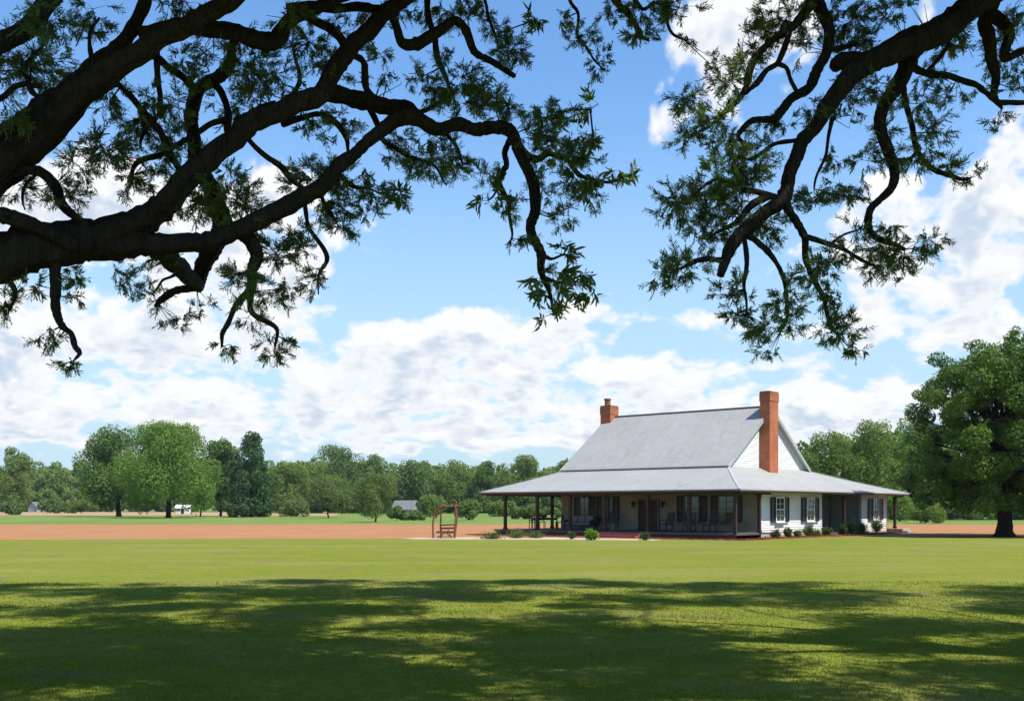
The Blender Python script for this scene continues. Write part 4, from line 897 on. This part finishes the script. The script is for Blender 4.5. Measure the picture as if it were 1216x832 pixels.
# windows
def window(cx, cy, w, z0, z1, face, curtain=True, sh=.42, name='window', tm=None):
    """face 'y': on the porch wall facing -y; face 'x': on the side wall facing +x"""
    def bx(mb, a0, a1, d0, d1, zz0, zz1):        # a along the wall, d out of the wall
        if face == 'y': return mb.box(cx + a0, cx + a1, cy - d1, cy - d0, zz0, zz1)
        return mb.box(cx + d0, cx + d1, cy + a0, cy + a1, zz0, zz1)
    h = w / 2; fr = MB()
    bx(fr, -h - .09, -h, .0, .10, z0 - .09, z1 + .10); bx(fr, h, h + .09, .0, .10, z0 - .09, z1 + .10); bx(fr, -h, h, .0, .10, z1, z1 + .098); bx(fr, -h, h, .0, .10, z0 - .088, z0)
    o = fr.build(name, M[tm or 'trim'], house, bevel=.006)
    ms = MB(); zm = (z0 + z1) / 2; bx(ms, -h, h, .055, .092, zm - .03, zm + .03); bx(ms, -.014, .014, .055, .08, z0, zm - .03); bx(ms, -.014, .014, .055, .08, zm + .03, z1)
    for a, b in ((z0, zm - .03), (zm + .03, z1)): bx(ms, -h, -.014, .056, .078, (a + b) / 2 - .012, (a + b) / 2 + .012); bx(ms, .014, h, .056, .078, (a + b) / 2 - .012, (a + b) / 2 + .012)
    ms.build('sash', M[tm or 'trim'], o)
    gp = MB(); bx(gp, -h, h, .048, .054, z0, z1); gp.build('pane', M['glass'], o)
    sl = MB(); bx(sl, -h - .12, h + .12, .10, .16, z0 - .13, z0 - .075); sl.build('sill', M[tm or 'trim'], o)
    if sh:
        for s in (-1, 1):
            mb = MB(); a0, a1 = (h + .10, h + .10 + sh) if s > 0 else (-h - .10 - sh, -h - .10)
            bx(mb, a0, a0 + .06, .03, .10, z0 - .07, z1 + .07); bx(mb, a1 - .06, a1, .03, .10, z0 - .07, z1 + .07)
            bx(mb, a0 + .06, a1 - .06, .03, .098, z0 - .07, z0 + .02); bx(mb, a0 + .06, a1 - .06, .03, .098, z1 - .02, z1 + .07); bx(mb, a0 + .06, a1 - .06, .03, .098, zm - .04, zm + .04)
            z = z0 + .03
            while z < z1 - .05:
                if abs(z - zm + .02) > .06: bx(mb, a0 + .06, a1 - .06, .04, .075, z, z + .035)
                z += .06
            mb.box  # noqa
            mb.build('shutter', M['shutter'], o)
            bk = MB(); bx(bk, a0 + .05, a1 - .05, .025, .036, z0 - .02, z1 + .02); bk.build('shutter_back', M['shutter'], o) if False else None
    return o
# side wall (q positions) : widths read off the photograph
window(-WP + .045, 6.45, .95, .98, 2.30, 'x', sh=.55)
window(-WP + .045, 10.5, .95, .98, 2.30, 'x', sh=.62)
window(-WP + .045, 20.75, .8, .98, 2.30, 'x', sh=.75)
# windows on the porch wall
window(-13.65, WQ - .045, .66, .98, 2.40, 'y', sh=.40, tm='shaded_trim')
window(-11.78, WQ - .045, .70, .98, 2.40, 'y', sh=.42, tm='shaded_trim')
window(-5.55, WQ - .045, .95, .98, 2.40, 'y', sh=.44, tm='shaded_trim')
window(-3.20, WQ - .045, 1.00, .98, 2.40, 'y', sh=.42, tm='shaded_trim')
# double door
df = MB(); df.box(-9.46, -9.35, WQ - .15, WQ - .045, FL, 2.32); df.box(-7.98, -7.87, WQ - .15, WQ - .045, FL, 2.32); df.box(-9.35, -7.98, WQ - .15, WQ - .045, 2.21, 2.318)
df.build('door_frame', M['shaded_trim'], house)
for x0, x1, s in ((-9.34, -8.675, 1), (-8.66, -7.99, -1)):
    mb = MB(); mb.box(x0, x1, WQ - .09, WQ - .05, FL + .01, 2.2)
    for z0, z1 in ((.45, 1.0), (1.1, 2.05)): mb.box(x0 + .1, x1 - .1, WQ - .105, WQ - .091, z0 + .1, z1)
    d = mb.build('door', M['door'], house, bevel=.006)
    hx = x1 - .06 if s > 0 else x0 + .06
    MB().bar((hx, WQ - .13, 1.25), (hx, WQ - .13, 1.45), .025).bar((hx, WQ - .092, 1.35), (hx, WQ - .13, 1.35), .03).build('handle', M['iron'], d)
for x in (-9.75, -7.55):
    mb = MB(); mb.box(x - .05, x + .05, WQ - .10, WQ - .047, 1.95, 2.15); mb.bar((x, WQ - .1, 2.1), (x, WQ - .24, 2.14), .025); mb.lathe(x, WQ - .24, [(.03, 2.14), (.11, 2.06), (.10, 2.04), (.085, 1.82), (.04, 1.78)], 8)
    l = mb.build('wall_lantern', M['iron'], house)
# porch steps in red brick, stone steps at the far end
MB().box(-9.6, -6.4, -.55, -.22, .0, .13).build('porch_step', M['red_step'], house, bevel=.012)
MB().box(-9.6, -6.4, -.215, .24, .0, .255).build('porch_step', M['red_step'], house, bevel=.012)
MB().box(-1.3, .15, WB + .05, WB + 1.5, 0, .28).build('stone_step', M['stone'], house, bevel=.02)
MB().box(-.5, .5, WB - .1 + .2, WB + 1.2, 0, .13).build('stone_step', M['stone'], house, bevel=.02)
# foundation strip under the side wall and a dark doorway deep in the recess
MB().box(-WP + .05, -WP + .075, WQ + .02, 12.2, 0, .16).build('foundation', M['stone'], house); MB().box(-WP + .05, -WP + .075, 18.45, WB - .05, 0, .16).build('foundation', M['stone'], house)
dd = MB().box(-3.19, -3.14, 14.6, 15.6, .18, 2.25).build('door', M['door'], house); MB().box(-3.135, -3.10, 15.42, 15.47, 1.2, 1.32).build('handle', M['iron'], dd)
MB().box(-3.19, -.55, 12.15, 18.49, 0, .17).build('recess_floor', M['deck'], house)

# ---- things on the porch, in house coordinates
def hplace(p, q, z=FL): v = hw(p, q, z); return (v.x, v.y, v.z)
def sofa():
    t = thing('porch_sofa', 'long grey cushioned sofa under the left porch windows', 'sofa', hplace(13.35, 3.35), -TH)
    mb = MB(); mb.box(-1.05, 1.05, -.36, .36, .22, .32); mb.box(-1.05, 1.05, .30, .38, .32, .86); mb.box(-1.1, -.98, -.38, .38, .30, .62); mb.box(.98, 1.1, -.38, .38, .30, .62); mb.build('frame', M['furniture'], t, bevel=.01)
    for x in (-1.02, 1.02):
        for y in (-.33, .33): MB().box(x - .035, x + .035, y - .035, y + .035, 0, .22).build('leg', M['furniture'], t)
    for x in (-.64, 0, .64):
        MB().box(x - .31, x + .31, -.36, .20, .325, .46).build('cushion', M['cushion'], t, bevel=.03); MB().box(x - .30, x + .30, .14, .28, .47, .88).build('back_cushion', M['cushion'], t, bevel=.04)
sofa()
def chair(rocker=True):
    t = thing('rocking_chair', 'dark rocking chair', 'chair', (0, 0, 0), 0, 'dark slatted chairs on the front porch')
    mb = MB()
    for i in range(6): mb.box(-.25, .25, -.25 + i * .085, -.25 + i * .085 + .07, .40, .425)
    mb.bar((-.25, -.24, .385), (-.25, .25, .385), .035); mb.bar((.25, -.24, .385), (.25, .25, .385), .035); mb.build('seat', M['furniture'], t)
    mb = MB()
    for i in range(5): x = -.2 + i * .1; mb.bar((x, .24, .44), (x, .42, 1.08), .06, .018)
    mb.bar((-.27, .42, 1.07), (.27, .42, 1.07), .05, .07); mb.bar((-.27, .255, .47), (.27, .255, .47), .04, .05); mb.build('backrest', M['furniture'], t)
    for s in (-1, 1):
        MB().bar((s * .27, -.24, .06), (s * .27, -.24, .64), .045).build('leg', M['furniture'], t); MB().bar((s * .27, .24, .06), (s * .27, .43, 1.1), .045).build('leg', M['furniture'], t)
        MB().bar((s * .28, -.30, .655), (s * .28, .32, .655), .07, .03).build('armrest', M['furniture'], t)
        r = MB(); pts = [(s * .27, -.45 + .95 * i / 8, .03 + .16 * ((i / 8 - .48) * 2) ** 2 * .8) for i in range(9)]
        for a, b in zip(pts, pts[1:]): r.bar(a, b, .04)
        r.build('rocker', M['furniture'], t)
    return t
ch = chair(); first = True
for p, q, a, lab in ((10.75, 3.3, .35, 'dark rocking chair at the right end of the grey porch sofa'),
                     (6.75, 3.2, -.3, 'dark rocking chair between the front door and the right hand porch windows'),
                     (5.0, 3.0, .15, 'dark rocking chair under the first window right of the door'),
                     (3.55, 2.9, -.2, 'dark rocking chair under the last porch window beside the bench')):
    if first: ch.location = hplace(p, q); ch.rotation_euler = (0, 0, -TH + a); ch['label'] = lab; first = False
    else: dup(ch, hplace(p, q), -TH + a, label=lab)
def bench():
    t = thing('porch_bench', 'dark wooden bench with arms near the right corner post of the porch', 'bench', hplace(2.35, 2.6), -TH)
    mb = MB()
    for i in range(5): mb.box(-.6, .6, -.24 + i * .1, -.24 + i * .1 + .08, .42, .45)
    mb.build('seat', M['furniture'], t)
    mb = MB(); mb.bar((-.6, .28, .86), (.6, .28, .86), .04, .08); mb.bar((-.6, .26, .56), (.6, .26, .56), .04, .06)
    for i in range(9): x = -.52 + i * .13; mb.bar((x, .265, .58), (x, .28, .84), .03)
    mb.build('backrest', M['furniture'], t)
    for s in (-1, 1):
        MB().bar((s * .58, -.22, 0), (s * .58, -.22, .66), .05).build('leg', M['furniture'], t); MB().bar((s * .58, .24, 0), (s * .58, .29, .9), .05).build('leg', M['furniture'], t); MB().bar((s * .58, -.27, .675), (s * .58, .28, .675), .06, .03).build('armrest', M['furniture'], t)
bench()
def table():
    t = thing('porch_table', 'dark wooden dining table on the open left end of the porch', 'table', hplace(15.95, 2.9), -TH + .25)
    mb = MB()
    for i in range(6): mb.box(-.9, .9, -.42 + i * .14, -.42 + i * .14 + .13, .71, .75)
    mb.build('tabletop', M['iron'], t); mb = MB(); mb.box(-.8, .8, -.34, -.31, .60, .705); mb.box(-.8, .8, .31, .34, .60, .705); mb.box(-.80, -.77, -.30, .30, .60, .705); mb.box(.77, .8, -.30, .30, .60, .705); mb.build('apron', M['iron'], t)
    for x in (-.76, .76):
        for y in (-.30, .30): MB().bar((x, y, 0), (x, y, .70), .07).build('leg', M['iron'], t)
    j = thing('jug', 'small dark jug standing on the porch dining table', 'jug', hplace(15.85, 2.85, FL + .752)); MB().lathe(0, 0, [(.05, 0), (.09, .05), (.09, .14), (.045, .20), (.05, .26)], 12).build('body', M['iron'], j, True); MB().bar((.08, 0, .1), (.14, 0, .16), .02).bar((.14, 0, .16), (.05, 0, .24), .02).build('handle', M['iron'], j)
    c = thing('dining_chair', 'dark dining chair pushed to the left side of the porch table', 'chair', (0, 0, 0), 0, 'dining chairs round the porch table')
    MB().box(-.21, .21, -.21, .21, .43, .47).build('seat', M['iron'], c); mb = MB()
    for i in range(3): mb.box(-.2, .2, .19, .215, .56 + i * .13, .63 + i * .13)
    mb.build('backrest', M['iron'], c)
    for x in (-.19, .19): MB().bar((x, -.19, 0), (x, -.19, .43), .04).build('leg', M['iron'], c); MB().bar((x, .2, 0), (x, .215, .93), .04).build('leg', M['iron'], c)
    c.location = hplace(16.75, 3.6); c.rotation_euler = (0, 0, -TH + .9)
    dup(c, hplace(16.2, 2.05), -TH + 3.4, label='dark dining chair at the near side of the porch table')
    dup(c, hplace(15.0, 3.3), -TH - 1.3, label='dark dining chair at the far right side of the porch table')
table()

# ------------------------------------------------------------------ beds and shrubs round the house
def hp2(p, q): v = hw(p, q); return (v.x, v.y)
bed = [hp2(-.75, 12), hp2(-.6, 24.5), hp2(.9, 24.5), hp2(.9, 4.5), hp2(.5, .3), hp2(17.6, .3), hp2(18.6, .2), hp2(18.3, -1.8)]
def edge(a, b, n, amp, seed):
    r = random.Random(seed); return [(a[0] + (b[0] - a[0]) * i / n + r.uniform(-amp, amp), a[1] + (b[1] - a[1]) * i / n + r.uniform(-amp, amp)) for i in range(1, n)]
front = [hp2(18.8, -1.2)] + edge(hp2(18.8, -1.2), hp2(9.8, -2.3), 14, .12, 4) + [hp2(9.8, -2.3)] + edge(hp2(9.8, -2.3), hp2(5.5, -1.5), 8, .06, 5) + [hp2(5.5, -1.5)] + edge(hp2(5.5, -1.5), hp2(-.7, -.55), 9, .08, 6) + [hp2(-.7, -.55)] + edge(hp2(-.7, -.55), hp2(-.55, 24.4), 24, .12, 7) + [hp2(-.55, 24.4)]
sheet('flower_bed', front + [hp2(.96, 24.4), hp2(.96, 4.2), hp2(.4, .32), hp2(17.8, .32), hp2(18.9, .6)], .012, M['mulch'])
sa = at(488, 639.5, 59.5); sb = at(772, 642, 55.3)
sand = [(-6.2, 59.6), (-5.2, 58.3)] + edge((-5.2, 58.3), (2.5, 57.5), 10, .12, 3) + [(2.5, 57.5)] + edge((2.5, 57.5), (7.6, 56.1), 6, .1, 2) + [(7.6, 56.1), (8.2, 57.2), hp2(5.8, -1.2), hp2(9.9, -1.2), hp2(12, -2.6), (1.6, 60.6), (-2.4, 62.5), (-5.4, 61.8)]
sheet('sandy_path', sand, .006, M['sand'])
# mulch chips: nobody could count them
def chips():
    g = np.random.default_rng(12); n = 9000; p = g.uniform(-.5, 18.6, n); q = g.uniform(-2.0, .2, n); sel = (g.random(n) < .5)
    p = np.where(sel, g.uniform(-.45, .9, n), p); q = np.where(sel, g.uniform(0, 24, n), q); ok = ~((p > 5.6) & (p < 10.2) & (q < .3)) & ((q > -1.1) | (p > 10))
    p, q = p[ok], q[ok]; n = len(p); c, s = math.cos(TH), math.sin(TH); P = np.stack([HX - p * c + q * s, HY + p * s + q * c, g.uniform(.015, .05, n)], 1)
    o = link('mulch_chips', fast_mesh('mulch_chips', *leaves4(P, unit(g.normal(size=(n, 3)) + [0, 0, 1.2]), g.uniform(.06, .14, n), g, .5), 4), M['mulch']); tag(o, 'reddish bark mulch scattered over the beds round the house', 'mulch', kind='stuff')
chips()
def shrub(name, label, seed, X, Y, h, w, m, n=700, leaf=.07, cat='shrub', group=None):
    group = 'shrubs along the side wall' if name == 'shrub' else 'plants in the front bed'
    g = np.random.default_rng(seed); t = thing(name, label, cat, (X, Y, 0), 0, group); tb = Tubes(seed); V = Leaves(); k = 16
    for i in range(k):
        a = g.random() * 6.283; rr = w / 2 * g.random() ** .6; e = np.array([rr * math.cos(a), rr * math.sin(a), h * g.uniform(.55, 1.0) * (1 - .35 * (2 * rr / w) ** 2)])
        tb.add([(0, 0, 0), (e[0] * .5, e[1] * .5, e[2] * .6), e], [.012, .008, .003], 5, 3, .0)
        q = n // k; tt = g.uniform(.25, 1.0, (q, 1)); P = e * tt + g.normal(size=(q, 3)) * w * .085; P[:, 2] = np.maximum(P[:, 2], .03)
        V.add(*leaves6(P, unit(e + g.normal(size=(q, 3)) * .6 * np.linalg.norm(e)), g.uniform(.7, 1.3, q) * leaf * 1.6, g.uniform(.4, .7, q) * leaf, g))
    tb.build('stem', M['bark'], t); V.build('foliage', M[m], t); return t
# px, photo row of foot, height m, width m
for i, (px, q, h, w, m, lab) in enumerate([
 (921, 5.9, .62, .7, 'leaf_shrub', 'small green shrub below the left shutter of the first side window'),
 (936, 7.2, .72, .75, 'leaf_shrub', 'small green shrub below the right shutter of the first side window'),
 (946, 8.4, .50, .6, 'leaf_olive', 'low pale shrub between the two left side windows'),
 (960, 10.0, .85, .9, 'leaf_shrub', 'green shrub under the second side window'),
 (969, 11.4, .45, .6, 'leaf_olive', 'low pale shrub at the right end of the long side wall'),
 (981, 12.9, .75, .9, 'leaf_shrub', 'dark green shrub at the left edge of the shaded recess'),
 (1001, 14.0, 1.0, .6, 'leaf_shrub', 'thin upright shrub just left of the recess post'),
 (1011, 16.2, 1.55, 1.25, 'leaf_dark', 'tall leafy shrub right of the recess post, biggest along the wall'),
 (1024, 18.3, .95, .8, 'leaf_dark', 'dark shrub at the corner between recess and short side wall'),
 (1041, 21.0, 1.15, 1.0, 'leaf_dark', 'dark green shrub under the last side window')]):
    k = (px - 608) / F_PX; c, s = math.cos(TH), math.sin(TH); p = .35; q2 = (HX - p * c - k * (HY + p * s)) / (k * c - s); x, y = hp2(p, q2)
    shrub('shrub', lab, 300 + i, x, y, h * .82, w * .82, m, 900)
for i, (px, py, h, w, m, n, lf, lab) in enumerate([
 (702, 641.0, .52, .66, 'leaf_lime', 800, .09, 'bright lime green plant in the bed left of the porch steps'),
 (679, 640.0, .45, .5, 'leaf_shrub', 500, .06, 'dull green plant below the third porch post'),
 (765, 641.2, .42, .62, 'leaf_shrub', 600, .07, 'grey green plant beside the brick step before the fifth porch post'),
 (613, 638.6, .45, 1.5, 'leaf_olive', 800, .06, 'sprawling low plant under the first porch post'),
 (583, 639.6, .32, 1.6, 'leaf_shrub', 700, .06, 'flat green plant at the left end of the flower bed'),
 (636, 638.6, .38, 1.0, 'leaf_olive', 500, .06, 'low straggly plant below the second porch post')]):
    Y = CAM_H * F_PX / (py - HOR); shrub('plant', lab, 340 + i, (px - 608) / F_PX * Y, Y, h, w, m, n, lf, 'plant')

# ------------------------------------------------------------------ timber arbor with a seat, left of the house
def arbor():
    Y = 60.6; X = (530 - 608) / F_PX * Y; t = thing('garden_arbor', 'rough reddish timber arbor with a low bench seat on the pale sand', 'arbor', (X, Y, 0), -.25); t.scale = (.93, .93, .93)
    def bent(pts, w, name='post'):
        tb = Tubes(3); tb.add(pts, [w] * len(pts), 7, 5, .012, .12); return tb.build(name, M['redwood'], t)
    bent([(-.72, -.38, 0), (-.74, -.38, .9), (-.66, -.36, 1.45), (-.36, -.34, 1.98)], .055); bent([(-.47, .40, 0), (-.50, .40, .9), (-.46, .38, 1.7), (-.34, .36, 2.0)], .055)
    bent([(.64, -.38, 0), (.70, -.38, .9), (.74, -.36, 1.6), (.68, -.34, 2.05)], .06); bent([(.40, .40, 0), (.52, .40, .9), (.56, .38, 1.6), (.50, .36, 2.3)], .06)
    for y in (-.34, .37): bent([(-.48, y, 1.86), (0, y, 1.93), (.82, y, 1.99)], .05, 'top_beam')
    for x in (-.3, .02, .35, .66): bent([(x, -.5, 1.99), (x, .5, 2.03)], .032, 'rafter')
    bent([(-.60, -.37, 1.2), (-.34, -.35, 1.62), (-.05, -.34, 1.9)], .035, 'brace'); bent([(.58, .38, 1.5), (.48, .38, 2.1), (.44, .38, 2.38)], .045, 'brace')
    mb = MB()
    for i in range(4): mb.box(-.52, .52, -.34 + i * .155, -.34 + i * .155 + .14, .40, .44)
    mb.bar((-.55, -.33, .36), (.55, -.33, .36), .05, .09); mb.bar((-.52, .28, .36), (.52, .28, .36), .05, .09); mb.build('seat', M['redwood'], t)
    mb = MB(); mb.bar((-.50, .36, .60), (.54, .36, .62), .04, .12); mb.bar((-.50, .37, .80), (.56, .37, .83), .04, .09); mb.build('backrest', M['redwood'], t)
    mb = MB(); mb.bar((-.45, -.30, .04), (.0, -.30, .33), .05); mb.bar((.45, -.30, .04), (.1, -.30, .33), .05); mb.bar((-.5, -.3, .10), (.5, -.3, .10), .05); mb.build('underframe', M['redwood'], t)
    MB().bar((.45, -.36, 0), (.20, -.36, .62), .04).build('prop', M['redwood'], t)
arbor()

# ------------------------------------------------------------------ far buildings
def hut(name, label, px, Y, w, d, hw_, hr, wallm, roofm, rz, n_win=1):
    t = thing(name, label, 'building', ((px - 608) / F_PX * Y, Y, 0), rz)
    for a in ((-w/2, w/2, -d/2, -d/2 + .2), (-w/2, w/2, d/2 - .2, d/2), (-w/2, -w/2 + .2, -d/2 + .2, d/2 - .2), (w/2 - .2, w/2, -d/2 + .2, d/2 - .2)): MB().box(*a, 0, hw_).build('wall', M[wallm], t)
    g_ = MB()
    for x in (-w/2, w/2 - .18): g_.hexa([(x, -d/2, hw_), (x + .18, -d/2, hw_), (x + .18, d/2, hw_), (x, d/2, hw_), (x, -.05, hr - .1), (x + .18, -.05, hr - .1), (x + .18, .05, hr - .1), (x, .05, hr - .1)])
    g_.build('gable', M[wallm], t)
    r = MB(); e = .4; sl = (hr - hw_) / (d / 2)
    for s in (-1, 1): roof_slab(r, [(-w/2 - e, s * (d/2 + e), hw_ - e * sl + .12), (w/2 + e, s * (d/2 + e), hw_ - e * sl + .12), (w/2 + e, 0, hr + .12), (-w/2 - e, 0, hr + .12)], .12)
    r.build('roof', M[roofm], t)
    MB().box(-w * .12, w * .12, -d/2 - .06, -d/2 - .003, 0, min(2.3, hw_ * .85)).build('door', M['door'], t)
    for k in range(n_win):
        x = -w * .33 + k * w * .6; f_ = MB().box(x - .55, x + .55, -d/2 - .07, -d/2 - .003, hw_ * .42, hw_ * .8).build('window', M['trim'], t); MB().box(x - .45, x + .45, -d/2 - .085, -d/2 - .072, hw_ * .45, hw_ * .77).build('pane', M['glass'], f_)
    return t
hut('garden_shed', 'grey shed with a pitched roof half hidden by airy trees', 482, 182, 3.3, 3.6, 1.6, 2.9, 'recess', 'old_roof', -.25)
hut('cottage', 'far cottage with a pale gable under the trees at the left', 44, 424, 5, 4.5, 2.0, 4.0, 'recess', 'old_roof', 1.25, 2)
hut('barn', 'little white far building seen between the trunks of the oak and the dark tree', 218, 300, 3.4, 3, 1.8, 2.5, 'siding', 'trim', .1)

# ------------------------------------------------------------------ the air between here and the far wood
def haze():
    mb = MB().box(-1500, 1500, -60, 1200, -1.2, 34); m = bpy.data.materials.new('haze'); m.use_nodes = True; nt = m.node_tree
    for n in list(nt.nodes): nt.nodes.remove(n)
    v = nt.nodes.new('ShaderNodeVolumePrincipled'); v.inputs['Color'].default_value = (.86, .93, 1, 1); v.inputs['Density'].default_value = HAZE; v.inputs['Anisotropy'].default_value = .2
    o = nt.nodes.new('ShaderNodeOutputMaterial'); nt.links.new(v.outputs[0], o.inputs['Volume'])
    tag(mb.build('haze', m), 'thin summer haze over the fields', 'haze', kind='stuff')
HAZE = 0.00009
if HAZE: haze()
